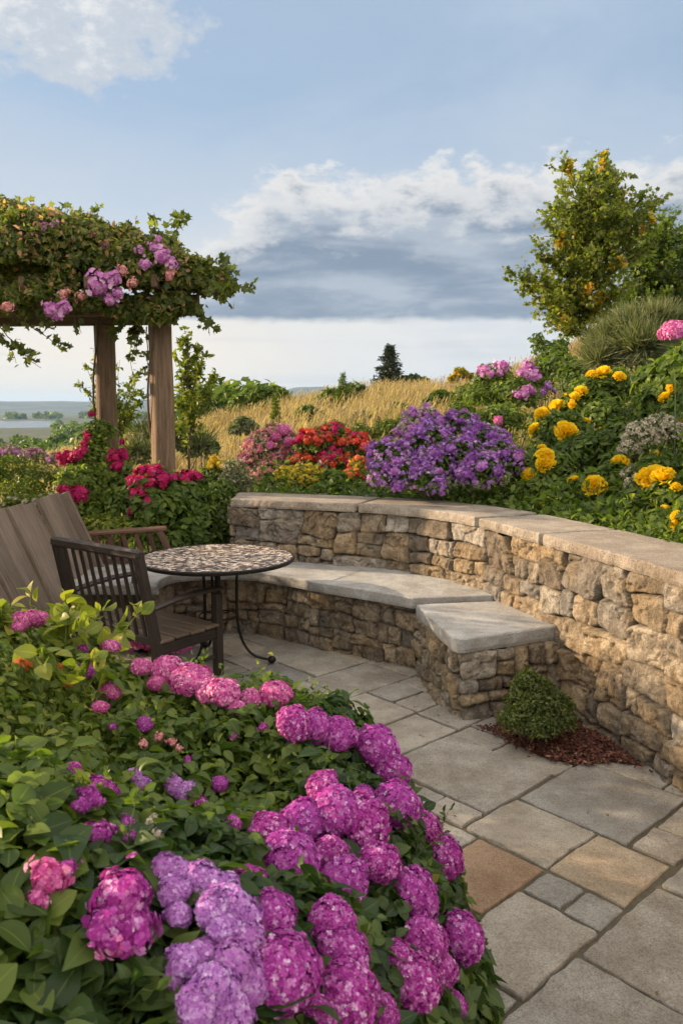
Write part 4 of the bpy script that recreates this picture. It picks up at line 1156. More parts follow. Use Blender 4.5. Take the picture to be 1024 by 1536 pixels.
# ------------------------------------------------------------------ climbing vine
base = np.array([-2.4, 7.3, 2.5])
vine = thing('climbing_vine', 'dense green vine with mauve flower clusters sprawling over the top of the pergola', 'vine', base)
VL = []
for (px, py, r, Yv) in [(-20, 385, 62, 6.9), (40, 385, 60, 6.85), (95, 388, 58, 6.9), (150, 398, 55, 6.85), (200, 408, 52, 6.85), (245, 420, 46, 6.8), (285, 425, 38, 6.8), (322, 432, 26, 6.8),
                       (15, 338, 34, 7.0), (70, 350, 30, 6.9), (130, 356, 32, 7.0), (185, 372, 30, 6.9), (240, 385, 28, 6.9), (50, 440, 24, 6.7), (0, 445, 24, 6.7), (175, 462, 22, 6.7), (215, 470, 26, 6.75), (262, 462, 26, 6.7), (100, 425, 22, 6.65),
                       (-15, 448, 20, 6.62), (25, 452, 18, 6.62), (60, 448, 18, 6.6), (105, 452, 18, 6.6), (140, 458, 18, 6.62), (185, 475, 16, 6.65), (240, 478, 20, 6.6),
                       (20, 385, 55, 7.7), (90, 390, 52, 7.7), (160, 400, 48, 7.7), (220, 415, 42, 7.6), (205, 498, 8, 7.4)]:
    VL.append((at_y(px, py, Yv), r * Yv / F))
for k in range(2):
    for yy_ in (7.1, 7.9): VL.append((np.array([-3.6 - .34 * k, yy_ + .02 * k, 3.0 + rng.normal(0, .06)]), .36))
ml = MB(); mw = MB()
for c, r in VL:
    vis_ = c[0] / c[1] > -.52
    leaf_cloud(ml, LEAF_MAPLE, c, r, int((2500 if vis_ else 900) * (r / .33) ** 2), .064, shell=(.45, 1.08), flat=.85, up=.25, jit=.7)
    if vis_: leaf_cloud(ml, LEAF_MID, c, r, int(1300 * (r / .33) ** 2), .05, shell=(.7, 1.22), flat=.9, up=.3, jit=.8, rnd=.82)
for (a, b_, Y0, Y1, nl) in [((300, 430), (385, 434), 6.8, 6.6, 60), ((300, 420), (362, 404), 6.8, 6.9, 50), ((290, 440), (350, 462), 6.8, 6.5, 46), ((280, 450), (318, 492), 6.8, 6.6, 40), ((270, 400), (335, 392), 6.8, 6.7, 30),
                            ((245, 385), (278, 326), 6.9, 6.9, 34), ((235, 385), (232, 328), 6.9, 6.8, 26), ((250, 380), (268, 352), 6.9, 6.7, 20), ((185, 370), (205, 342), 6.9, 6.9, 18), ((130, 345), (146, 320), 7, 7, 16), ((80, 340), (95, 318), 7, 6.9, 14),
                            ((25, 330), (32, 306), 7, 7, 14), ((0, 330), (-5, 300), 7, 7, 12), ((55, 335), (62, 312), 7, 7, 12),
                            ((-10, 470), (102, 528), 6.8, 6.5, 46), ((-20, 470), (62, 552), 6.8, 6.5, 46), ((-20, 480), (25, 545), 6.8, 6.6, 36), ((0, 470), (82, 492), 6.8, 6.6, 26),
                            ((205, 480), (165, 505), 7.2, 7.1, 16), ((215, 480), (196, 540), 7.4, 7.3, 30), ((220, 490), (222, 570), 7.6, 7.5, 24), ((105, 460), (122, 500), 6.7, 6.6, 12)]:
    spray(mw, ml, at_y(a[0], a[1], Y0), at_y(b_[0], b_[1], Y1), nl, .068, LEAF_MAPLE, r0=.007, twl=.13, ntw=6, sag=.10)
# woody stems climbing the posts
for x, y in POSTS[:2]:
    pts = [(x + .12 * math.cos(t * 5), y + .12 * math.sin(t * 5), gz(x, y) + t * 2.6) for t in np.linspace(0, 1, 26)]
    tube(mw, pts, np.linspace(.016, .008, 26), 6)
ml.build('foliage', M['leaf_vine'], vine, origin=base); mw.build('stems', M['twig'], vine, origin=base, smooth=True)
for (px, py, r, kk) in [(150, 428, 15, 'mauve'), (172, 418, 12, 'mauve'), (165, 450, 9, 'mauve'), (176, 440, 8, 'mauve'), (78, 466, 13, 'mauve'), (97, 462, 12, 'mauve'), (88, 475, 8, 'mauve'), (66, 342, 10, 'mauve'), (80, 340, 8, 'mauve'), (58, 350, 7, 'mauve'),
                        (245, 385, 12, 'mauve'), (258, 396, 9, 'mauve'), (232, 372, 9, 'mauve'), (212, 378, 8, 'mauve'), (218, 398, 8, 'mauve'), (160, 372, 8, 'mauve'), (185, 405, 8, 'salmon'), (200, 425, 8, 'salmon'), (48, 372, 8, 'salmon'), (12, 460, 9, 'salmon'), (255, 412, 8, 'salmon'), (122, 445, 7, 'salmon'), (10, 345, 8, 'salmon'), (238, 360, 6, 'mauve'), (140, 350, 6, 'salmon'), (96, 440, 8, 'salmon')]:
    put_head(HEADS[kk][rng.integers(3)], at_y(px, py, 6.42 if py > 380 else 6.6), r * 1.3 * 6.5 / F, vine, (rng.normal(0, .3), -.8, .5), 'flower_cluster', base)

# ------------------------------------------------------------------ trees built on limbs
def limb_tree(name, label, cat, foot, trunk_top, tips, leaf, ls, nl, tmpl, tr=.05, ntw=10, twl=.3, depth=.0, gold=None, mat_w='bark', t0=.3, crown='crown', group=None, start=(.25, .85), sag=.02):
    b = np.array(foot, float); o = thing(name, label, cat, b, group=group)
    mw, ml, mg = MB(), MB(), MB()
    tt = np.asarray(trunk_top, float); ks = np.linspace(0, 1, 9)[:, None]
    path = b * (1 - ks) + tt * ks + np.vstack([np.zeros((1, 3)), rng.normal(0, .012 * np.linalg.norm(tt - b), (7, 3)), np.zeros((1, 3))])
    path[0, 2] -= .1
    tube(mw, path, np.linspace(tr, tr * .35, 9), 8)
    zmax = tt[2]
    for i, tp in enumerate(tips):
        tp = np.asarray(tp, float)
        h = np.clip((tp[2] - b[2]) / max(zmax - b[2], .1), .1, 1)
        f_ = np.clip(start[0] + (start[1] - start[0]) * (h - .2) * rng.uniform(.75, 1.05), start[0] * .7, .95)
        s = path[0] * 0 + np.array([np.interp(f_, ks[:, 0], path[:, k]) for k in range(3)])
        g = bool(gold) and i % 7 == 3 and h > .3
        spray(mw, ml, s, tp, nl, ls, tmpl, r0=tr * .42, sag=sag, twl=twl, ntw=ntw, t0=t0)
        if g: spray(mw, mg, s * .25 + tp * .75, tp + rng.normal(0, .03, 3), int(nl * .35), ls, tmpl, r0=.004, sag=sag, twl=.13, ntw=5, t0=.1)
    mw.build('trunk', M[mat_w], o, origin=b, smooth=True)
    ml.build(crown, M[leaf], o, origin=b)
    if mg.n: mg.build('golden_leaves', M['leaf_gold'], o, origin=b)
    return o, mw

YT = 12.5
def T(px, py, dy=0): return at_y(px, py, YT + dy)
tx = at_y(876, 540, YT)[0]
tips = []
for (px, py) in [(764, 411), (778, 420), (795, 432), (812, 452), (830, 470), (808, 372), (822, 386), (838, 352), (820, 335), (836, 300), (848, 318), (850, 244), (858, 262), (868, 285), (880, 252), (886, 238), (904, 236), (914, 250), (900, 275), (924, 262), (936, 256), (930, 290), (948, 300), (962, 296), (972, 310), (988, 302), (980, 330), (960, 340), (940, 345), (905, 320), (880, 330), (862, 345), (890, 370), (860, 395), (842, 400), (905, 400), (930, 390), (958, 380), (975, 365), (850, 440), (872, 455), (895, 450), (920, 440), (945, 430), (835, 425), (870, 420), (855, 370), (915, 350), (885, 300), (920, 310), (845, 485), (905, 480), (860, 500), (890, 505)]:
    tips.append(T(px, py, rng.uniform(-.85, .85)))
    if rng.random() < .45: tips.append(T(px + rng.uniform(-12, 12), py + rng.uniform(-5, 22), rng.uniform(-1.1, 1.1)))
limb_tree('maple_tree', 'young maple turning gold at its tips, tallest tree on the slope at the right', 'tree', (tx, YT, gz(tx, YT)), T(892, 262), tips, 'leaf_maple', .076, 180, LEAF_MAPLE, tr=.045, ntw=15, twl=.36, gold=.08, t0=.25)
YD = 15.0
dx_ = at_y(975, 540, YD)[0]
tips = [at_y(px, py, YD + rng.uniform(-1, 1)) for px, py in [(1000, 330), (1008, 345), (990, 345), (975, 350), (1018, 370), (1030, 390), (985, 375), (960, 365), (1000, 400), (1025, 420), (965, 400), (945, 410), (980, 425), (1005, 440), (1030, 450), (950, 440), (935, 450), (970, 455), (995, 465), (1020, 478), (940, 475), (960, 480), (985, 485), (1045, 400), (1050, 440), (1010, 360), (955, 385), (925, 470), (990, 400), (970, 420)] for _ in range(2)]
limb_tree('tree', 'denser rounder green tree standing right behind the golden-tipped maple', 'tree', (dx_, YD, gz(dx_, YD)), at_y(990, 350, YD), tips, 'leaf_mid', .085, 150, LEAF_MAPLE, tr=.06, ntw=13, twl=.5, t0=.2)
# slender saplings behind the pergola posts
for (px, Ys, tl, lab) in [(283, 8.6, [(320, 566), (308, 545), (300, 520), (275, 515), (262, 530), (285, 498), (312, 590), (270, 560), (268, 590), (298, 600), (330, 560), (290, 625), (300, 540), (282, 545), (275, 640)], 'slender leafy sapling just right of the front pergola post'),
                          (172, 9.4, [(128, 545), (122, 572), (140, 522), (150, 590), (135, 600), (185, 600), (200, 585), (212, 560), (196, 520), (180, 540), (160, 560), (215, 595), (170, 620), (190, 610)], 'thin sapling with sparse leaves behind the rear pergola post')]:
    x = at_y(px, 600, Ys)[0]
    limb_tree('sapling', lab, 'sapling', (x, Ys, gz(x, Ys)), at_y(px, tl[5][1] + 10, Ys), [at_y(a, b_, Ys + rng.uniform(-.4, .4)) for a, b_ in tl], 'leaf_maple', .062, 105, LEAF_MID, tr=.018, ntw=7, twl=.17, mat_w='twig', group='saplings behind the pergola', t0=.15)

# conifers
def conifer(name, label, px, Yc_, ptop, wpx, tiers=22, group=None, leaf='needle', dens=1.0):
    x = at_y(px, 600, Yc_)[0]; g0 = gz(x, Yc_); top = at_y(px, ptop, Yc_)[2]; H = top - g0; Rw = wpx / 2 * Yc_ / F
    b = np.array([x, Yc_, g0]); o = thing(name, label, 'conifer', b, group=group); mw, ml = MB(), MB()
    tube(mw, [b + [0, 0, -.2], b + [0, 0, H * .5], b + [0, 0, H]], [H * .022, H * .014, .005], 7)
    for i in range(tiers):
        f_ = (i + .5) / tiers; z = H * (.08 + .9 * f_); R_ = Rw * (1 - f_) ** .85 * rng.uniform(.85, 1.1) + .03
        nb = int(5 + 6 * (1 - f_))
        for j in range(nb):
            a = 2 * PI * (j + rng.random()) / nb; L_ = R_ * rng.uniform(.75, 1.15)
            e = b + np.array([math.cos(a) * L_, math.sin(a) * L_, z - L_ * .18 + rng.normal(0, .02 * H)]); s = b + [0, 0, z]
            tube(mw, [s, (s + e) / 2 + [0, 0, .04 * L_], e], [.012 * H / 3, .008 * H / 3, .003], 4, cap=False)
            k = int(26 * dens * max(L_ / Rw, .25)); t = rng.uniform(.1, 1, k)[:, None]; P = s * (1 - t) + e * t + rng.normal(0, .03 * H / 3, (k, 3))
            d = unit((e - s)[None])[0]
            scatter(ml, LEAF_LO, P, unit(rng.normal(0, .5, (k, 3)) + [0, 0, .8]), unit(d + rng.normal(0, .6, (k, 3)) + [0, 0, .15]), H * .065 * rng.uniform(.6, 1.2, k), rfan(k), wscale=.5)
    mw.build('trunk', M['bark'], o, origin=b); ml.build('crown', M[leaf], o, origin=b)
conifer('conifer', 'dark pointed conifer standing alone on the crest of the dry meadow', 584, 33, 516, 84, 28, dens=2.2)
conifer('conifer', 'slim small conifer in the meadow left of the dark pointed one', 514, 20, 558, 34, 20, leaf='leaf_mid', dens=1.4)
conifer('conifer', 'tiny yellowish columnar conifer in the tall grass above the salmon shrub', 413, 15, 588, 17, 14, leaf='leaf_yellow')

# ------------------------------------------------------------------ shrubs of the beds
def S(*a, **k): return shrub(*a, **k)
GB = 'bushes along the meadow crest'
S('bush', 'broad round green bush on the meadow skyline between pergola and conifers', 'bush', [(385, 598, 20, 29), (360, 604, 14, 29), (412, 600, 20, 29), (395, 612, 22, 29), (432, 606, 12, 29)], 'leaf_mid', .22, 2600, group=GB, shell=(.3, 1.1))
S('bush', 'ragged dark bush hugging the slim small conifer in the meadow', 'bush', [(498, 600, 16, 21), (532, 592, 17, 21), (480, 608, 10, 21), (520, 610, 16, 21)], 'leaf_mid', .15, 1700, group=GB, shell=(.3, 1.1), rnd=.3)
S('bush', 'low dark bush right of the dark pointed conifer', 'bush', [(622, 572, 9, 33), (636, 574, 7, 33), (607, 575, 9, 33)], 'leaf_dark', .22, 700, group=GB)
S('bush', 'small rust-tinted bush on the crest beside the mauve phlox', 'bush', [(690, 560, 9, 20), (680, 570, 8, 20), (702, 567, 8, 20)], 'leaf_maple', .10, 700, group=GB, rnd=.9)
S('bush', 'grey distant bush at the skyline just right of the front post', 'bush', [(320, 612, 14, 40), (298, 616, 12, 40), (345, 612, 12, 40)], 'leaf_mid', .3, 1000, group=GB, rnd=.2)

for (px_, py_, r_, Y_, lb) in [(462, 622, 13, 16, 'small green bush in the dry grass left of the slim conifer'), (545, 634, 15, 13, 'low green bush in the grass above the scarlet azalea'), (300, 668, 15, 11, 'olive bush in the grass beside the front post'), (365, 640, 12, 14, 'half-hidden bush in the grass above the salmon shrub'), (660, 600, 14, 15, 'green bush in the grass above the purple asters'), (600, 618, 12, 15, 'round bush in the grass left of the pale aster')]:
    S('bush', lb, 'bush', [(px_, py_, r_, Y_), (px_ + r_, py_ + 5, r_ * .8, Y_), (px_ - r_, py_ + 6, r_ * .7, Y_ - .2)], ['leaf_mid', 'leaf_yellow', 'leaf_grey'][px_ % 3], .09, 1500, group='bushes dotted through the dry grass', shell=(.3, 1.15), rnd=.3)
S('salmon_shrub', 'airy salmon-pink flowering shrub above the left end of the wall', 'shrub', [(400, 678, 36, 8.4), (418, 660, 28, 8.4), (378, 700, 26, 8.3), (430, 690, 26, 8.4), (400, 715, 28, 8.2)], 'leaf_grey', .045, 3200, tmpl=LEAF_MID, sprinkle=(['p_salmon', 'p_salmon', 'p_pink'], 4200, .014, -.6), heads=[dict(k='salmon', n=60, r=.042, minz=-.35, gap=.8), dict(k='pink', px=[(425, 645, 9), (412, 655, 8), (432, 662, 9), (405, 668, 7)])], shell=(.4, 1.0))
S('azalea', 'scarlet flowering azalea between the salmon shrub and the purple asters', 'shrub', [(470, 668, 26, 8.0), (498, 660, 26, 8.1), (530, 672, 26, 8.0), (555, 682, 18, 7.8), (505, 700, 34, 8.0), (460, 695, 20, 8.0)], 'leaf_fresh', .05, 3800, tmpl=LEAF_MID, sprinkle=(['p_scarlet', 'p_red'], 2400, .019, .15), heads=[dict(k='scarlet', n=34, r=.062, minz=.2, gap=.8), dict(k='red', n=30, r=.062, minz=.15, gap=.8)])
S('golden_mum', 'low mound of small golden-yellow flowers on top of the wall bed', 'flower mound', [(430, 718, 19, 7.4), (455, 714, 19, 7.4), (476, 718, 17, 7.4), (450, 728, 20, 7.3)], 'leaf_yellow', .03, 1500, sprinkle=(['p_mum'], 1800, .012, -.2), heads=[dict(k='mum', n=60, r=.028, minz=-.1, gap=.7)])
S('orange_shrub', 'little orange-flecked shrub squeezed beside the purple asters', 'shrub', [(540, 700, 15, 7.4), (528, 718, 16, 7.3)], 'leaf_maple', .035, 900, rnd=.75, heads=[dict(k='orange', n=12, r=.035), dict(k='scarlet', n=8, r=.035)])
S('green_shrub', 'plain fresh-green shrub filling in below the scarlet azalea', 'shrub', [(500, 722, 20, 7.2), (515, 735, 16, 7.1), (488, 735, 14, 7.1)], 'leaf_fresh', .045, 1300, tmpl=LEAF_MID)
# asters
AS = [(585, 690, 34, 6.35), (605, 715, 32, 6.2), (572, 718, 20, 6.15), (640, 668, 36, 6.6), (655, 648, 26, 6.9), (692, 642, 27, 6.9), (650, 705, 34, 6.2), (690, 690, 38, 6.3), (732, 664, 30, 6.5), (745, 690, 34, 6.3), (720, 712, 34, 6.05), (765, 700, 24, 6.2), (640, 722, 26, 6.0), (655, 735, 16, 5.8), (600, 650, 0.1, 6.9)]
AS = [a for a in AS if a[2] > 1]
S('aster_clump', 'big mounded clump of purple asters spilling over the coping of the wall', 'asters', AS, 'leaf_mid', .04, 9000, tmpl=LEAF_MID, shell=(.5, .97), rnd=.35, sprinkle=(['p_purple', 'p_purple', 'p_purple', 'p_lilac'], 5600, .0165, -.5), heads=[dict(k='purple', n=72, r=.058, minz=-.45, gap=.75), dict(k='palepurple', n=24, r=.052, minz=.2, gap=.75)])
S('pale_aster', 'small pale-lilac aster at the upper left of the purple clump', 'asters', [(622, 632, 20, 7.0), (612, 648, 18, 6.95), (640, 622, 14, 7.05)], 'leaf_grey', .035, 900, sprinkle=(['p_lilac', 'p_white'], 1200, .014, -.3), heads=[dict(k='palepurple', n=18, r=.045, gap=.8), dict(k='white', n=10, r=.035)])
# mauve phlox and fillers on the slope
S('tall_phlox', 'tall mauve phlox on the slope between meadow and maple', 'phlox', [(740, 575, 30, 8.6), (770, 600, 36, 8.3), (725, 600, 28, 8.5), (800, 590, 28, 8.6), (755, 635, 34, 8.0)], 'leaf_fresh', .055, 3600, tmpl=LEAF_MID,
  heads=[dict(k='mauve', px=[(724, 556, 12), (735, 562, 8), (754, 549, 12), (748, 560, 8), (790, 550, 11), (798, 566, 14), (784, 560, 11), (795, 560, 12), (786, 590, 10), (796, 586, 9), (778, 592, 8)]), dict(k='palepurple', px=[(822, 580, 8), (812, 590, 8), (830, 586, 6)]), dict(k='pink', px=[(747, 632, 8)])])
GF = 'leafy shrubs filling the slope above the wall'
S('leafy_shrub', 'light green shrub in front of the mauve phlox stalks', 'shrub', [(700, 600, 24, 9.5), (690, 625, 24, 9.2), (720, 640, 26, 8.0)], 'leaf_yellow', .05, 1900, group=GF, rnd=.3)
S('leafy_shrub', 'low yellow-green growth behind the scarlet azalea', 'shrub', [(540, 655, 20, 9.6), (580, 650, 22, 9.6), (610, 640, 20, 9.6), (500, 645, 16, 9.8)], 'leaf_yellow', .05, 2000, group=GF, rnd=.35)
S('leafy_shrub', 'mid-green shrub under the maple trunk', 'shrub', [(840, 560, 34, 9.5), (800, 570, 26, 9.6), (870, 575, 34, 9.0), (835, 535, 18, 10), (815, 545, 16, 10)], 'leaf_mid', .06, 3200, group=GF, tmpl=LEAF_MID)
S('leafy_shrub', 'spindly open shrub with bare tips left of the maple trunk', 'shrub', [(815, 525, 14, 10.5), (805, 510, 9, 10.5), (840, 520, 12, 10.5)], 'leaf_mid', .06, 420, group=GF, shell=(.2, 1.2), tmpl=LEAF_MID)
S('rosemary_bush', 'wispy grey-green bush of fine upright stems below the maple', 'bush', [(945, 515, 32, 8.6), (912, 530, 24, 8.6), (985, 508, 34, 8.6), (960, 540, 36, 8.3), (900, 552, 18, 8.4), (1010, 515, 26, 8.7)], 'leaf_grey', .06, 5200, tmpl=LEAF_NARROW, wispy=(8000, .24), shell=(.3, .95), wscale=1.0)
S('leafy_shrub', 'dark leafy shrub at the right edge under the pink bloom', 'shrub', [(1010, 565, 36, 6.6), (1040, 540, 34, 6.2), (975, 575, 26, 7.0), (1050, 590, 40, 6.0)], 'leaf_fresh', .075, 2200, group=GF, tmpl=LEAF_HI)
mb_ = S('peony', 'single large pink bloom on a leafy stem at the right edge', 'flower', [(1016, 545, 16, 5.3), (1022, 575, 18, 5.4)], 'leaf_fresh', .08, 60, tmpl=LEAF_HI, heads=[dict(k='pink', px=[(1012, 500, 23)])], stems=2, stem_mat='stem')
S('white_aster', 'haze of tiny cream flowers among the marigolds', 'flowers', [(962, 655, 26, 5.5), (990, 640, 22, 5.5), (945, 672, 16, 5.5), (1010, 650, 20, 5.4)], 'leaf_grey', .03, 1300, sprinkle=(['p_white'], 2600, .008, -.5), heads=[dict(k='white', n=50, r=.026, minz=-.4, gap=.5)], shell=(.3, 1.05))
S('white_aster', 'second patch of tiny cream flowers low behind the coping', 'flowers', [(955, 730, 18, 5.2), (945, 712, 14, 5.3)], 'leaf_grey', .03, 600, heads=[dict(k='white', n=28, r=.022, minz=-.4, gap=.4)])
# marigolds: every plant a thing of its own
MG = [([(815, 712, 42, 6.3), (800, 745, 28, 6.1), (830, 745, 30, 6.0)], 'marigold plant nearest the purple asters, hanging over the coping', 'leaf_fresh'),
      ([(845, 660, 44, 6.9), (820, 640, 28, 7.1), (870, 690, 40, 6.5)], 'marigold plant halfway up the slope with a double orange-yellow bloom', 'leaf_mid'),
      ([(890, 600, 38, 7.6), (920, 590, 34, 7.6), (865, 615, 28, 7.5), (905, 630, 36, 7.2)], 'uppermost marigold plant below the wispy bush', 'leaf_mid'),
      ([(890, 745, 40, 5.8), (860, 755, 30, 5.9), (920, 730, 36, 5.8), (915, 770, 26, 5.5)], 'marigold plant with a single round bloom in the middle of the coping', 'leaf_fresh'),
      ([(985, 725, 44, 5.3), (960, 755, 34, 5.2), (1005, 750, 34, 5.0)], 'marigold plant with the largest cluster of deep yellow blooms', 'leaf_fresh'),
      ([(930, 670, 40, 6.3), (960, 690, 36, 6.0), (935, 700, 30, 6.0)], 'marigold plant behind the cream flowers', 'leaf_mid'),
      ([(1000, 605, 38, 6.2), (1030, 620, 38, 6.0), (975, 620, 30, 6.3)], 'marigold plant under the pink bloom at the right edge', 'leaf_fresh'),
      ([(1020, 795, 26, 4.75), (1040, 780, 30, 4.7), (995, 785, 24, 4.9), (1060, 810, 40, 4.4)], 'lowest marigold plant at the right end of the coping', 'leaf_fresh'),
      ([(1090, 700, 70, 5.0), (1150, 760, 80, 4.4), (1060, 660, 50, 5.4)], 'marigold plant just past the right edge', 'leaf_mid')]
blooms = [(887, 564, 8), (905, 562, 11), (928, 567, 8), (871, 589, 9), (862, 597, 8), (858, 608, 6), (838, 614, 14), (813, 624, 11), (803, 646, 11), (848, 651, 16), (817, 687, 13), (817, 698, 14), (795, 715, 12), (930, 699, 14), (891, 732, 16), (979, 694, 15), (978, 722, 20), (994, 720, 17), (817, 757, 11), (1008, 584, 9), (998, 599, 9), (1021, 581, 8), (1016, 776, 9), (1016, 790, 9)]
asg = [[] for _ in MG]
for b3 in blooms:
    j = min(range(len(MG)), key=lambda i: min(math.hypot(b3[0] - l[0], b3[1] - l[1]) - l[2] for l in MG[i][0])); asg[j].append((b3[0], b3[1], b3[2] * 1.3))
for (lm, lab, lf), bl in zip(MG, asg):
    S('marigold', lab, 'marigold', lm, lf, .062, 2600, tmpl=LEAF_MID, group='marigold plants above the wall', heads=[dict(k='marigold', px=bl), dict(k='marigold', n=2 if lm[0][0] < 1050 else 8, r=.045, minz=.5)], hname='flower_head', stem_mat='stem', shell=(.35, 1.05))

# roses at the posts
S('rose_bush', 'tall crimson rose climbing at the rear pergola post', 'rose bush', [(150, 650, 22, 7.3), (140, 690, 34, 7.2), (125, 735, 44, 7.0), (165, 720, 34, 7.1), (185, 760, 36, 6.9), (135, 775, 36, 6.9), (178, 690, 16, 7.3)], 'leaf_fresh', .055, 6200, tmpl=LEAF_MID,
  heads=[dict(k='red', px=[(137, 622, 7), (131, 655, 7), (127, 665, 6), (100, 686, 13), (118, 682, 13), (88, 685, 7), (125, 675, 8), (108, 690, 9), (172, 688, 10), (185, 682, 12), (178, 698, 10), (168, 680, 8), (100, 742, 14), (118, 738, 14), (125, 748, 10), (108, 750, 10), (183, 662, 6)])], rnd=.55)
S('rose_bush', 'wide crimson rose bush in front of the front pergola post', 'rose bush', [(235, 735, 36, 6.75), (210, 750, 28, 6.7), (265, 745, 36, 6.8), (240, 770, 40, 6.6), (285, 765, 34, 6.8), (215, 790, 30, 6.6), (290, 795, 34, 6.7)], 'leaf_fresh', .075, 3600, tmpl=LEAF_HI,
  heads=[dict(k='red', px=[(200, 724, 13), (215, 706, 13), (232, 706, 13), (248, 716, 12), (210, 720, 12), (225, 725, 12), (205, 738, 11), (200, 748, 10), (215, 740, 10), (262, 716, 10), (285, 714, 13), (297, 712, 9), (275, 718, 10), (222, 752, 8), (245, 728, 8), (240, 708, 9)]), dict(k='rose', px=[(200, 769, 10)])], rnd=.35)
GL = 'low shrubs left of the pergola'
S('low_shrub', 'olive shrub at the far left behind the plank settle', 'shrub', [(20, 720, 40, 7.8), (60, 730, 36, 7.6), (-20, 730, 40, 7.6), (35, 755, 40, 7.2)], 'leaf_yellow', .04, 3600, group=GL, rnd=.35)
S('low_shrub', 'shrub speckled with cream blossoms behind the settle top', 'shrub', [(30, 770, 32, 6.8), (75, 765, 28, 6.8), (0, 780, 30, 6.7)], 'leaf_yellow', .04, 2000, group=GL, heads=[dict(k='white', n=30, r=.03, gap=.5)], rnd=.5)
S('low_shrub', 'sunlit yellow-green shrub between the two roses', 'shrub', [(170, 800, 30, 6.5), (140, 800, 26, 6.5), (200, 800, 24, 6.5)], 'leaf_yellow', .045, 1900, group=GL, rnd=.6, tmpl=LEAF_MID)
S('low_shrub', 'magenta-tipped heather-like shrub at the foot of the dry grass', 'shrub', [(50, 690, 20, 9.5), (15, 688, 22, 9.6), (85, 695, 18, 9.4), (-20, 690, 24, 9.6)], 'leaf_grey', .05, 1500, group=GL, sprinkle=(['p_mauve', 'p_magenta'], 1500, .016, .2), heads=[dict(k='mauve', n=16, r=.042, minz=.2)])
S('low_shrub', 'green shrub with a lime bloom right of the front post', 'shrub', [(325, 715, 26, 7.9), (300, 735, 28, 7.6), (335, 745, 26, 7.3), (318, 770, 28, 7.1)], 'leaf_mid', .055, 2600, group=GL, tmpl=LEAF_MID, heads=[dict(k='mum', px=[(322, 692, 10), (330, 700, 8), (316, 700, 7)])])
S('low_shrub', 'leafy shrub hard against the left end of the wall', 'shrub', [(325, 795, 26, 6.9), (300, 810, 28, 6.7), (335, 770, 20, 7.2)], 'leaf_mid', .06, 1800, group=GL, tmpl=LEAF_MID, rnd=.3)
S('low_shrub', 'cream-flecked shrub between wall end and salmon shrub', 'shrub', [(352, 705, 18, 7.6), (345, 725, 18, 7.5), (360, 722, 14, 7.5)], 'leaf_grey', .035, 1100, group=GL, heads=[dict(k='white', n=26, r=.025, gap=.5)])
S('low_shrub', 'tall weedy growth behind the front pergola post', 'shrub', [(225, 665, 24, 9.2), (260, 670, 24, 9.0), (300, 680, 22, 9.0), (205, 690, 24, 8.6)], 'leaf_grey', .05, 2000, group=GL, rnd=.3, wispy=(900, .22))
S('low_shrub', 'broad shrub below the front rose, beside the settle arm', 'shrub', [(262, 815, 26, 6.5), (232, 810, 22, 6.45)], 'leaf_mid', .07, 700, group=GL, tmpl=LEAF_HI)
S('low_shrub', 'unclipped shrub past the left edge', 'shrub', [(-70, 740, 60, 6.8), (-130, 720, 70, 6.6), (-200, 740, 80, 6.4), (-60, 800, 50, 6.2)], 'leaf_mid', .05, 3500, group=GL, tmpl=LEAF_MID)

S('shade_hedge', 'loose evergreen screen added to shade the patio, unseen past the left edge', 'shade_hedge', [(np.array([-3.25 + .1 * math.sin(y * 3), y, z]), .52, None, None) for y in (3.3, 3.9, 4.5, 5.1, 5.6) for z in (.45, 1.05, 1.42)], 'leaf_mid', .05, 14000, tmpl=LEAF_MID, abs_l=True)  # unseen foliage added so its shade falls across patio and wall
# clipped shrub in its mulch bed
S('boxwood', 'small clipped green shrub in the mulch pocket beside the end seat', 'shrub', [(797, 1058, 33, 3.88), (790, 1032, 20, 3.90), (826, 1066, 26, 3.84), (773, 1082, 23, 3.82), (808, 1090, 25, 3.78), (843, 1084, 17, 3.78), (815, 1034, 12, 3.95), (848, 1058, 10, 3.9), (792, 1014, 9, 3.9)], 'leaf_box', .021, 10000, tmpl=LEAF_MID, shell=(.3, 1.25), jit=.8, wispy=(900, .05))
mm = MB(); k = 6500
P = rng.uniform([.55, 3.2, 0], [1.6, 4.4, 0], (k * 4, 3)); ok_ = (in_poly(P[:, :2], MULCH) | (seg_dist(P[:, :2], np.array(MULCH)) < rng.exponential(.014, k * 4))) & ~in_poly(P[:, :2], [(x - .03, y) for x, y in RAISED]); P = P[ok_][:k]
mc = np.mean(MULCH, axis=0)
P[:, 2] = .003 + .018 * np.exp(-np.sum((P[:, :2] - mc) ** 2, axis=1) / .08) + rng.uniform(0, .012, len(P))
chip = (np.array([(-.22, 0, 0), (.22, 0, .02), (.16, 1, 0), (-.2, .95, .03)]), np.array([(0, 1, 2, 3)]), np.array([0, 0, 0, 0.]))
scatter(mm, chip, P, unit(rng.normal(0, .45, (len(P), 3)) + [0, 0, 1]), rand_dir(len(P)), rng.uniform(.008, .028, len(P)), rng.random(len(P)))
an = np.linspace(0, 2 * PI, 40)[:-1]
mo, _ = resample(np.vstack([MULCH, MULCH[:1]]), .05); mo = mo[:-1]
rings = [(.98, -.006), (.90, .004), (.7, .009), (.4, .015), (.05, .018)]
V = np.concatenate([np.column_stack([mc + (mo - mc) * s_, z_ + .003 * vn(mo[:, 0] * 30, mo[:, 1] * 30, 3)]) for s_, z_ in rings]); n_ = len(mo)
Q = [(i * n_ + j, i * n_ + (j + 1) % n_, (i + 1) * n_ + (j + 1) % n_, (i + 1) * n_ + j) for i in range(len(rings) - 1) for j in range(n_)]
mm.add(V, Q=Q, rnd=.3, lu=0)
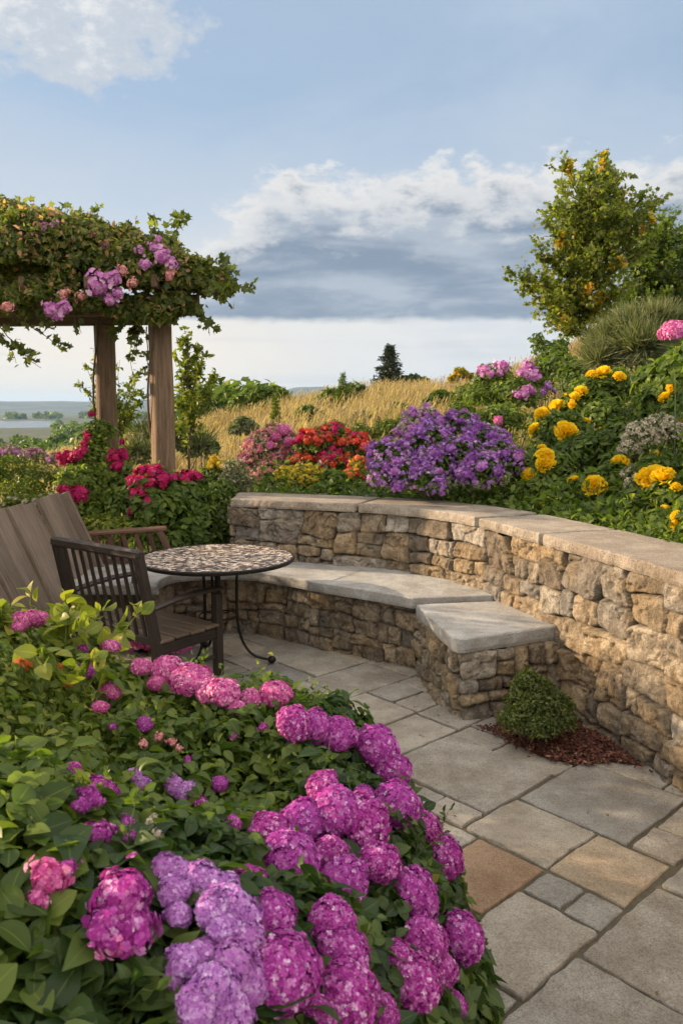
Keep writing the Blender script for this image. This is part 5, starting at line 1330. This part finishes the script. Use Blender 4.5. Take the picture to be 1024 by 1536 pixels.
m, nt, p = newmat('bark_mulch')
nt.set(p.inputs['Base Color'], nt.ramp(nt.attr('rnd'), [(0, (.045, .016, .011)), (.5, (.11, .035, .022)), (.9, (.19, .075, .045)), (1, (.32, .22, .16))])); p.inputs['Roughness'].default_value = .9
tag(mm.build('mulch', m), kind='stuff')
#@@PART4
def blades(mb, P, h, w_, lean, rnd, plume=0.0):
    n = len(P); a = rng.uniform(0, 2 * PI, n); D = np.column_stack([np.cos(a), np.sin(a), np.zeros(n)]); S_d = np.column_stack([-np.sin(a), np.cos(a), np.zeros(n)])
    wind = np.array([.25, -.05, 0])
    pts = []
    for t, ww in ((0, 1), (.55, .8), (1, .15)):
        c = P + D * (lean * t * t)[:, None] + wind * (h * t * t * .5)[:, None] + np.array([0, 0, 1]) * (h * t * (1 - .15 * t))[:, None]
        pts += [c - S_d * (w_ * ww / 2)[:, None], c + S_d * (w_ * ww / 2)[:, None]]
    V = np.stack(pts, 1).reshape(-1, 3); i6 = (np.arange(n) * 6)[:, None]
    Q = np.concatenate([i6 + [0, 1, 3, 2], i6 + [2, 3, 5, 4]])
    mb.add(V, Q=Q, rnd=np.repeat(rnd, 6), lu=1)
    if plume:
        k = rng.random(n) < plume; c = (pts[4] + pts[5])[k] / 2; m_ = k.sum()
        scatter(mb, LEAF_LO, c - [0, 0, .04], unit(rng.normal(size=(m_, 3))), unit(np.tile([.35, 0, 1.], (m_, 1)) + rng.normal(0, .2, (m_, 3))), rng.uniform(.10, .2, m_), np.clip(rnd[k] + .25, 0, 1), wscale=.22)
# ------------------------------------------------------------------ the big planting in front (between camera and patio)
CP = np.array([(-.2, 2.83, .56), (.18, 2.28, .60), (.27, 1.77, .56), (.32, 1.68, .42), (.05, 1.7, .76), (-.11, 1.5, .78), (.02, 1.25, .80), (-.21, 1.15, .95), (-1.0, 2.54, 1.00), (-.55, 1.23, 1.10), (-.55, 2.6, .75), (-.4, 1.9, .80),
               (-.75, 1.9, .95), (-1.3, 2.0, 1.13), (-1.3, 3.0, .72), (-.3, .85, .98), (.05, .9, .74), (-.9, 1.3, 1.14), (-1.4, 1.2, 1.16), (-.9, .6, 1.0), (.40, 1.75, .05), (.29, 1.2, .05), (.37, 2.35, .08), (.20, 2.9, .15), (-.15, 3.2, .03),
               (-.75, 3.2, .08), (-1.2, 3.6, .12), (.25, .6, .05), (.0, .35, .55), (-.8, .2, .6), (-1.8, 2.5, .95), (-1.9, 1.2, .95), (-1.9, 3.4, .5), (-2.5, 2.2, .15), (-2.5, 1.0, .15), (.30, 1.5, .34), (.19, 1.25, .50), (.32, 2.1, .32), (.37, 1.95, .12)])
def tps(a, b):
    r = np.linalg.norm(a[:, None] - b[None], axis=-1); return r * r * np.log(r + 1e-9)
nC = len(CP); Kx = tps(CP[:, :2], CP[:, :2]) + np.eye(nC) * .01; Pm = np.column_stack([np.ones(nC), CP[:, :2]])
sol = np.linalg.solve(np.block([[Kx, Pm], [Pm.T, np.zeros((3, 3))]]), np.concatenate([CP[:, 2], np.zeros(3)]))
def mh(x, y):
    q = np.column_stack([np.ravel(x), np.ravel(y)])
    z = tps(q, CP[:, :2]) @ sol[:nC] + np.column_stack([np.ones(len(q)), q]) @ sol[nC:]
    z = z + .065 * fbm(q[:, 0] * 5.5, q[:, 1] * 5.5, 7, 3)
    z = np.where((q[:, 0] > .62) | (q[:, 1] > 3.7) | (q[:, 0] < -2.5) | (q[:, 1] < -.1), -.1, z)
    return z
def hit(px, py, drop=0.0):
    d = ray(px, py); t = np.arange(.55, 6, .01); Pq = np.array([0, 0, CH]) + d * t[:, None]
    h = mh(Pq[:, 0], Pq[:, 1]) - drop
    k = np.where(Pq[:, 2] < h)[0]
    return (Pq[k[0]], t[k[0]]) if len(k) else (None, None)
def grad(P):
    e = .03; gx_ = (mh(P[:, 0] + e, P[:, 1]) - mh(P[:, 0] - e, P[:, 1])) / (2 * e); gy_ = (mh(P[:, 0], P[:, 1] + e) - mh(P[:, 0], P[:, 1] - e)) / (2 * e)
    return gx_, gy_

PL = {  # seed points in plan, leaf style
    'A': dict(seed=[(.10, 1.75), (.15, 1.2), (-.05, 1.35), (.2, 2.3), (.05, .8)], name='hydrangea', label='large dark-leaved shrub with dense magenta flower heads overhanging the paving at the bottom', cat='flowering shrub', leaf='leaf_dark', ls=.043, t=LEAF_HI, n=26000),
    'B': dict(seed=[(-.27, 1.0), (-.15, .75)], name='lilac_shrub', label='shrub with big lilac flower clusters at the bottom centre', cat='flowering shrub', leaf='leaf_dark', ls=.058, t=LEAF_HI, n=6000),
    'C': dict(seed=[(-.3, 2.3), (-.6, 2.5), (-.1, 2.6), (-.35, 1.8), (-.8, 2.85)], name='phlox', label='low spreading plant with a row of bright pink flower heads along the patio edge', cat='flowering plant', leaf='leaf_mid', ls=.040, t=LEAF_HI, n=22000),
    'D': dict(seed=[(-.95, 1.8), (-.8, 2.1), (-.72, 1.75), (-.85, 1.35), (-1.1, 2.2), (-1.2, 1.6), (-1.6, 2.6), (-1.0, 2.7), (-1.5, 1.2), (-1.7, .6)], name='leafy_shrub', label='tall yellow-green leafy shrub in front of the armchair at the left edge', cat='shrub', leaf='leaf_yellow', ls=.032, t=LEAF_MID, n=60000),
    'E': dict(seed=[(-.62, 1.3), (-.5, .95), (-.6, .5)], name='weigela', label='nearest plant with large oval leaves and loose magenta blossoms at the lower left', cat='flowering plant', leaf='leaf_mid', ls=.042, t=LEAF_OVAL, n=13000)}
seeds = np.array([s for k in PL for s in PL[k]['seed']]); own = np.array([i for i, k in enumerate(PL) for _ in PL[k]['seed']])
def owner(P):
    q = P[:, :2] + .10 * np.column_stack([fbm(P[:, 0] * 5, P[:, 1] * 5, 31, 2), fbm(P[:, 0] * 5, P[:, 1] * 5, 32, 2)])
    return own[np.argmin(np.linalg.norm(q[:, None] - seeds[None], axis=-1), axis=1)]
roots = {}
cand = rng.uniform([-2.4, .25], [.6, 3.6], (620000, 2)); zc = mh(cand[:, 0], cand[:, 1]); gxx, gyy = grad(cand)
wgt = np.sqrt(1 + gxx ** 2 + gyy ** 2); keep = (zc > .06) & (rng.random(len(cand)) < wgt / 4); cand, zc, gxx, gyy = cand[keep], zc[keep], gxx[keep], gyy[keep]
ow = owner(cand)
for i, (k, d) in enumerate(PL.items()):
    sel = np.where(ow == i)[0][:d['n']]; n = len(sel)
    b = np.array([np.mean([s[0] for s in d['seed']]), np.mean([s[1] for s in d['seed']]), 0.])
    o = thing(d['name'], d['label'], d['cat'], b); roots[k] = (o, b)
    Ns = unit(np.column_stack([-gxx[sel], -gyy[sel], np.ones(n)]))
    dep = rng.exponential(.045, n) + np.where(rng.random(n) < .35, rng.uniform(0, .35, n), 0)
    P = np.column_stack([cand[sel], zc[sel]]) - Ns * dep[:, None] + Ns * (.03 * vn(cand[sel, 0] * 16, cand[sel, 1] * 16, 4) + .01)[:, None]
    ok_ = P[:, 2] > .01; P, Ns = P[ok_], Ns[ok_]; n = len(P)
    # never right in front of the lens
    N = unit(Ns * .8 + rng.normal(0, .55, (n, 3)) + [0, 0, .45]); Tn = unit(rand_dir(n) + Ns * .15 + [.15, .1, -.35])
    ml = MB(); rn = rfan(n)
    if k in 'AC': rn = np.clip(rn + .25 * sstep(.2, .6, vn(P[:, 0] * 2.2, P[:, 1] * 2.2, 77)), 0, 1)
    scatter(ml, d['t'], P, N, Tn, d['ls'] * (.5 + .95 * rng.beta(1.6, 2.0, n)), rn)
    for j in rng.choice(n, {'A': 60, 'B': 12, 'C': 80, 'D': 60, 'E': 30}[k]):
        if dep[ok_][j] > .06: continue
        e_ = unit((Ns[j] + rng.normal(0, .5, 3) + [0, 0, .5])[None])[0]
        spray(ml, ml, P[j] - e_ * .05, P[j] + e_ * rng.uniform(.05, .11), 16, rng.uniform(.016, .030), LEAF_HI if j % 2 else LEAF_MID, r0=.0022, twl=.035, ntw=4, t0=.3, rnd=rng.uniform(.45, .95))
    ml.build('foliage', M[d['leaf']], o, origin=b, smooth=True)
    mw = MB()
    for _ in range(26):
        j = rng.integers(n); e = P[j]; s = b + [*(rng.normal(0, .12, 2) + (e[:2] - b[:2]) * .55), -.03]
        tube(mw, catmull([s, s * .5 + e * .5 + rng.normal(0, .04, 3), e], 3), np.linspace(.007, .003, 7), 5)
    mw.build('stems', M['stem' if k in 'DE' else 'twig'], o, origin=b, smooth=True)

def fg(k, kind, L_, name='flower_head', lift=.35, stem=False):
    o, b = roots[k]; ms = HEADS[kind]
    for px, py, r in L_:
        P, t = hit(px, py)
        if P is None:
            P, t = hit(px, py + r * 1.2)
            if P is None: continue
            P = np.array([0, 0, CH]) + ray(px, py) * t
        R_ = r * t / F * 1.12
        g_ = grad(P[None]); n_ = unit(np.array([[-g_[0][0], -g_[1][0], 1.2]]))[0]
        put_head(ms[rng.integers(len(ms))], P + np.array([0, 0, R_ * .30]) - ray(px, py) * R_ * .75, R_, o, n_ + np.array([0, -.25, .2]), name, b)
fg('A', 'magenta', [(440, 1095, 26), (472, 1100, 27), (507, 1110, 26), (566, 1132, 31), (590, 1166, 28), (484, 1190, 25), (505, 1228, 34), (545, 1244, 36), (546, 1196, 14), (594, 1220, 35), (634, 1250, 26),
                    (456, 1244, 34), (408, 1262, 32), (434, 1308, 46), (494, 1290, 28), (513, 1338, 37), (568, 1306, 32), (618, 1354, 37), (664, 1296, 31), (684, 1334, 27),
                    (636, 1424, 34), (692, 1420, 35), (497, 1398, 36), (514, 1446, 40), (524, 1504, 46), (600, 1448, 26), (622, 1492, 40), (656, 1462, 29), (373, 1332, 26), (405, 1394, 42), (424, 1478, 50), (478, 1532, 26), (575, 1526, 24), (683, 1515, 18)])
fg('C', 'pink', [(412, 1052, 26), (180, 948, 19), (220, 964, 26), (262, 984, 28), (214, 1008, 17), (250, 1012, 22), (288, 1030, 27), (336, 1048, 24), (374, 1054, 16), (168, 1040, 15), (150, 1065, 12), (166, 974, 13), (203, 990, 17), (238, 1030, 14), (304, 1012, 15), (312, 1044, 18), (356, 1066, 13), (200, 940, 13), (242, 962, 16)])
fg('D', 'pink', [(32, 938, 15), (48, 934, 14), (62, 932, 13), (88, 930, 9), (28, 945, 10)])
fg('D', 'palepurple', [(72, 912, 12), (60, 915, 8)])
fg('D', 'orange', [(32, 1002, 13), (85, 1008, 10), (104, 1026, 9)])
fg('C', 'magenta', [(110, 1160, 14), (330, 1180, 12), (218, 1090, 13), (130, 1010, 13), (120, 975, 12), (350, 1240, 13)])
fg('C', 'lilac', [(200, 1170, 14), (214, 1180, 12), (258, 1182, 15), (276, 1190, 14), (292, 1198, 9)])
fg('C', 'white', [(225, 1240, 12), (238, 1255, 11), (232, 1228, 8)])
fg('C', 'loose', [(302, 1208, 12), (282, 1143, 7), (350, 1108, 6), (395, 1093, 7), (170, 1092, 6)])
fg('C', 'salmon', [(258, 1115, 9), (240, 1108, 8), (215, 1118, 9), (268, 1124, 7)])
fg('B', 'lilac', [(252, 1318, 28), (276, 1330, 26), (262, 1345, 24), (305, 1335, 30), (330, 1350, 30), (318, 1378, 28), (350, 1378, 34), (340, 1405, 30), (366, 1420, 30), (268, 1378, 19), (278, 1450, 26), (265, 1468, 18), (300, 1440, 22), (322, 1498, 38), (350, 1460, 34), (370, 1486, 34), (296, 1520, 32), (340, 1528, 34)])
fg('E', 'loose', [(182, 1362, 40), (186, 1402, 42), (156, 1398, 30), (204, 1342, 26), (150, 1186, 22), (134, 1202, 18), (164, 1194, 15), (122, 1214, 13), (146, 1256, 19), (162, 1248, 13), (100, 1310, 15), (198, 1264, 12), (190, 1236, 11)])
fg('E', 'loosepink', [(72, 1328, 28), (92, 1318, 18), (58, 1352, 18), (172, 1424, 24)])
fg('E', 'orange', [(218, 1186, 8), (206, 1194, 6), (226, 1198, 6)])
# fine feathery stems and small blossoms that break up the leafy mass
o, b = roots['D']; mf = MB(); k = 1800
q_ = rng.uniform([-2.0, .9], [-.55, 3.0], (k, 2)); q_ = q_[owner(np.column_stack([q_, np.zeros(k)])) == 3]; k = len(q_)
blades(mf, np.column_stack([q_, mh(q_[:, 0], q_[:, 1]) - .10]), rng.uniform(.04, .13, k), np.full(k, .0022), rng.uniform(.0, .07, k), rng.random(k), 0)
tag(mf.build('flower_spikes', M['straw_green'], o, origin=b), kind='stuff')
# a few long sprays with big leaves that stand out of the mass
o, b = roots['E']
def tuft(px, py, t, leaves, ls, rnd):
    mw = ml = MB()
    P = np.array([0, 0, CH]) + ray(px, py) * t
    s = np.array([P[0] - .12, P[1] + .10, max(P[2] - .38, .3)])
    tube(mw, catmull([s, (s + P) / 2 + [-.02, 0, .04], P], 4), np.linspace(.005, .0025, 9), 6)
    n = leaves; a = np.arange(n) * 2.4 + rng.random() * 6; Tn = np.column_stack([np.cos(a), np.sin(a) * .8, rng.uniform(-.45, .25, n)])
    Pn = P[None] + (s - P)[None] * (np.arange(n) / n * .35)[:, None]
    scatter(ml, LEAF_OVAL, Pn, unit(np.column_stack([rng.normal(0, .25, n), rng.normal(-.35, .25, n), np.ones(n)])), Tn, ls * rng.uniform(.75, 1.15, n), np.clip(rng.normal(rnd, .15, n), 0, 1))
    ml.build('leafy_shoot', M['leaf_fresh'], o, origin=b, smooth=True)
for a_ in [(118, 1268, 1.22, 9, .092, .7), (88, 1345, 1.10, 8, .10, .6), (132, 1305, 1.12, 7, .10, .6), (62, 1240, 1.3, 7, .09, .5), (225, 1300, 1.25, 6, .07, .5), (30, 1130, 1.55, 7, .065, .6), (110, 1120, 1.65, 7, .06, .6), (20, 1200, 1.35, 7, .075, .5), (205, 1150, 1.75, 6, .05, .7), (150, 1240, 1.4, 6, .06, .8)]:
    tuft(*a_)
mw = MB()
tube(mw, [np.array([0, 0, CH]) + ray(*q) * t for q, t in (((5, 1545), .98), ((25, 1500), 1.0), ((55, 1460), 1.02), ((95, 1435), 1.05))], [.003, .003, .0025, .0015], 5)
mw.build('dry_twig', M['straw'], o, origin=b, smooth=True)
o, b = roots['D']
for (a, c_, t0_, t1_, nl) in [((90, 990), (120, 905), 2.5, 2.45, 26), ((60, 980), (45, 905), 2.6, 2.55, 22), ((130, 990), (150, 915), 2.6, 2.55, 18), ((100, 1000), (100, 930), 2.4, 2.4, 24), ((150, 1010), (165, 955), 2.5, 2.5, 18), ((30, 990), (10, 930), 2.4, 2.4, 20), ((140, 1000), (210, 915), 2.7, 2.8, 8), ((120, 1060), (150, 1000), 2.2, 2.2, 22), ((60, 1050), (70, 985), 2.1, 2.1, 22)]:
    mw = ml = MB(); c0 = np.array([0, 0, CH]); spray(mw, ml, c0 + ray(*a) * t0_, c0 + ray(*c_) * t1_, nl, .062, LEAF_OVAL, r0=.004, twl=.09, ntw=6, rnd=.7)
    ml.build('leafy_shoot', M['leaf_yellow'], o, origin=b, smooth=True)

# ------------------------------------------------------------------ dry meadow, ground cover, far woods
NB = 95000
ay = rng.uniform(-.62, .50, NB * 2); yc_ = np.interp(ay, CA, CY)
u_ = rng.random(NB * 2); y0_ = 9.2; yy_ = np.sqrt(y0_ ** 2 + u_ * ((yc_ + 4.5) ** 2 - y0_ ** 2)); yy_ = np.where(rng.random(NB * 2) < .35, rng.uniform(y0_, yc_ + 4, NB * 2), yy_)
xx_ = ay * yy_
kp = (ay < .27 + .06 * vn(xx_ * .8, yy_ * .8, 3)) | (yy_ > yc_ - 3); kp &= rng.random(NB * 2) < .5
clump = vn(xx_ * 1.6, yy_ * 1.6, 12); kp &= rng.random(NB * 2) < .62 + .5 * clump
xx_, yy_ = xx_[kp][:NB], yy_[kp][:NB]; n = len(xx_); gzv = ground(xx_, yy_)
hh_ = rng.uniform(.38, .78, n) * (1 + .28 * vn(xx_ * .7, yy_ * .7, 14)) * np.clip(.62 + (yy_ - 9) / 30, .6, 1.1)
grn = sstep(.1, .5, vn(xx_ * .5, yy_ * .5, 19)) * sstep(18, 10, yy_)
P = np.column_stack([xx_, yy_, gzv - .02])
is_g = rng.random(n) < grn * .8
g1, g2 = MB(), MB()
tone = np.clip(rng.beta(2, 2, n) + .25 * vn(xx_ * .45, yy_ * .9, 22), 0, 1)
blades(g1, P[~is_g], hh_[~is_g], .009 + .0004 * yy_[~is_g], rng.uniform(.02, .2, (~is_g).sum()), tone[~is_g], .55)
if is_g.any(): blades(g2, P[is_g], hh_[is_g] * .7, .010 + .0004 * yy_[is_g], rng.uniform(.02, .2, is_g.sum()), tone[is_g])
tag(g1.build('dry_grass', M['straw']), kind='stuff')
tag(g2.build('green_grass', M['straw_green']), kind='stuff')
# leafy ground cover over the soil of the beds
n = 80000
xy = np.column_stack([rng.uniform(-6, 7.5, n), rng.uniform(.5, 15.5, n)]); xy = xy[(xy[:, 1] < 11.5) | (xy[:, 0] > .24 * xy[:, 1])]
inr = in_poly(xy, RAISED) & (seg_dist(xy, FRONT) > .49); lf = (xy[:, 0] < -.95) & (xy[:, 1] > 6.75) ; lf2 = (xy[:, 0] < -2.6)
nr_ = rng.uniform([-.9, 1.5], [3.2, 7.4], (60000, 2)); dn_ = seg_dist(nr_, FRONT); nr_ = nr_[in_poly(nr_, RAISED) & (dn_ > .48) & (dn_ < 1.1) & (rng.random(60000) < .25 + .5 * sstep(.2, 1.2, nr_[:, 0]))]; nn_ = len(nr_)
xy = np.vstack([xy[inr | lf | lf2], nr_]); n = len(xy); g_ = ground(xy[:, 0], xy[:, 1]); n = len(xy)
hgt = rng.random(n) ** 1.6 * .26 * (1 + .5 * vn(xy[:, 0] * 2, xy[:, 1] * 2, 6)); hgt[-nn_:] *= .38
ml = MB(); scatter(ml, LEAF_MID, np.column_stack([xy, g_ + hgt]), unit(rng.normal(0, .6, (n, 3)) + [0, 0, .9]), rand_dir(n), .055 * rng.uniform(.5, 1.4, n), np.clip(rfan(n) + .2 * vn(xy[:, 0], xy[:, 1], 8), 0, 1))
tag(ml.build('ground_cover', M['leaf_mid']), kind='stuff')
# petals and dead leaves lying on the paving
n = 420
xy = np.column_stack([rng.uniform(-1.6, 1.7, n * 3), rng.uniform(1.2, 5.9, n * 3)]); dw = seg_dist(xy, FRONT); de = seg_dist(xy, ep)
k_ = ~in_poly(xy, RAISED) & (rng.random(n * 3) < np.clip(.10 + .8 * np.exp(-dw / .12) + .5 * np.exp(-de / .08) + .5 * np.exp(-np.linalg.norm(xy - mc, axis=1) / .35) + .35 * np.exp(-np.abs(xy[:, 0] - .42) / .1), 0, 1)); xy = xy[k_]; n = len(xy)
ml = MB(); scatter(ml, LEAF_MID, np.column_stack([xy, np.full(n, .004)]), unit(rng.normal(0, .22, (n, 3)) + [0, 0, 1]), rand_dir(n) * [1, 1, .1], rng.uniform(.006, .022, n), rng.random(n))
tag(ml.build('leaf_litter', leaf_mat('dead_leaf', (.10, .05, .025), (.26, .15, .07), (.42, .30, .14), extra=(.55, .16, .36))), kind='stuff')
# woods beyond the meadow and on the far shore
ml = MB()
def crown(x, y, r, k, sz, z=None):
    z = (gz(x, y) if z is None else z) + r * .6; D = rand_dir(k); D[:, 2] = np.abs(D[:, 2]) * 1.1 - .25
    lum = 1 + .25 * vn(D[:, 0] * 2 + x, D[:, 1] * 2 + y, 5)
    Pn = np.array([x, y, z]) + D * (r * lum * rng.uniform(.75, 1.05, k))[:, None]
    scatter(ml, LEAF_LO, Pn, unit(D + rng.normal(0, .5, (k, 3)) + [0, 0, .3]), rand_dir(k), sz * rng.uniform(.6, 1.3, k), np.clip(rng.normal(rng.uniform(.1, .6), .2, k), 0, 1), wscale=1.4)
for _ in range(150):
    a_ = rng.uniform(-.62, -.24); y = rng.uniform(150, 330); crown(a_ * y, y, rng.uniform(2.2, 4.6), 150, 1.5)
for _ in range(60):
    a_ = rng.uniform(-.62, -.30); y = rng.uniform(75, 130); crown(a_ * y, y, rng.uniform(1.0, 2.0), 120, .8)
for _ in range(170):
    a_ = rng.uniform(-.36, -.1); y = rng.uniform(340, 850); crown(a_ * y, y, rng.uniform(3.5, 6.5), 90, 3.0)
for _ in range(150):
    a_ = rng.uniform(-.65, -.1); y = rng.uniform(1700, 1950); crown(a_ * y, y, rng.uniform(7, 11), 60, 7.0, z=-19)
for _ in range(40):
    a_ = rng.uniform(-.20, -.10); y = rng.uniform(60, 95); crown(a_ * y, y, rng.uniform(1.3, 2.4), 160, .8, z=.3 + rng.uniform(-1, .6))
tag(ml.build('far_woods', M['leaf_mid']), kind='stuff')
print('script time', round(time.time() - T0, 1))
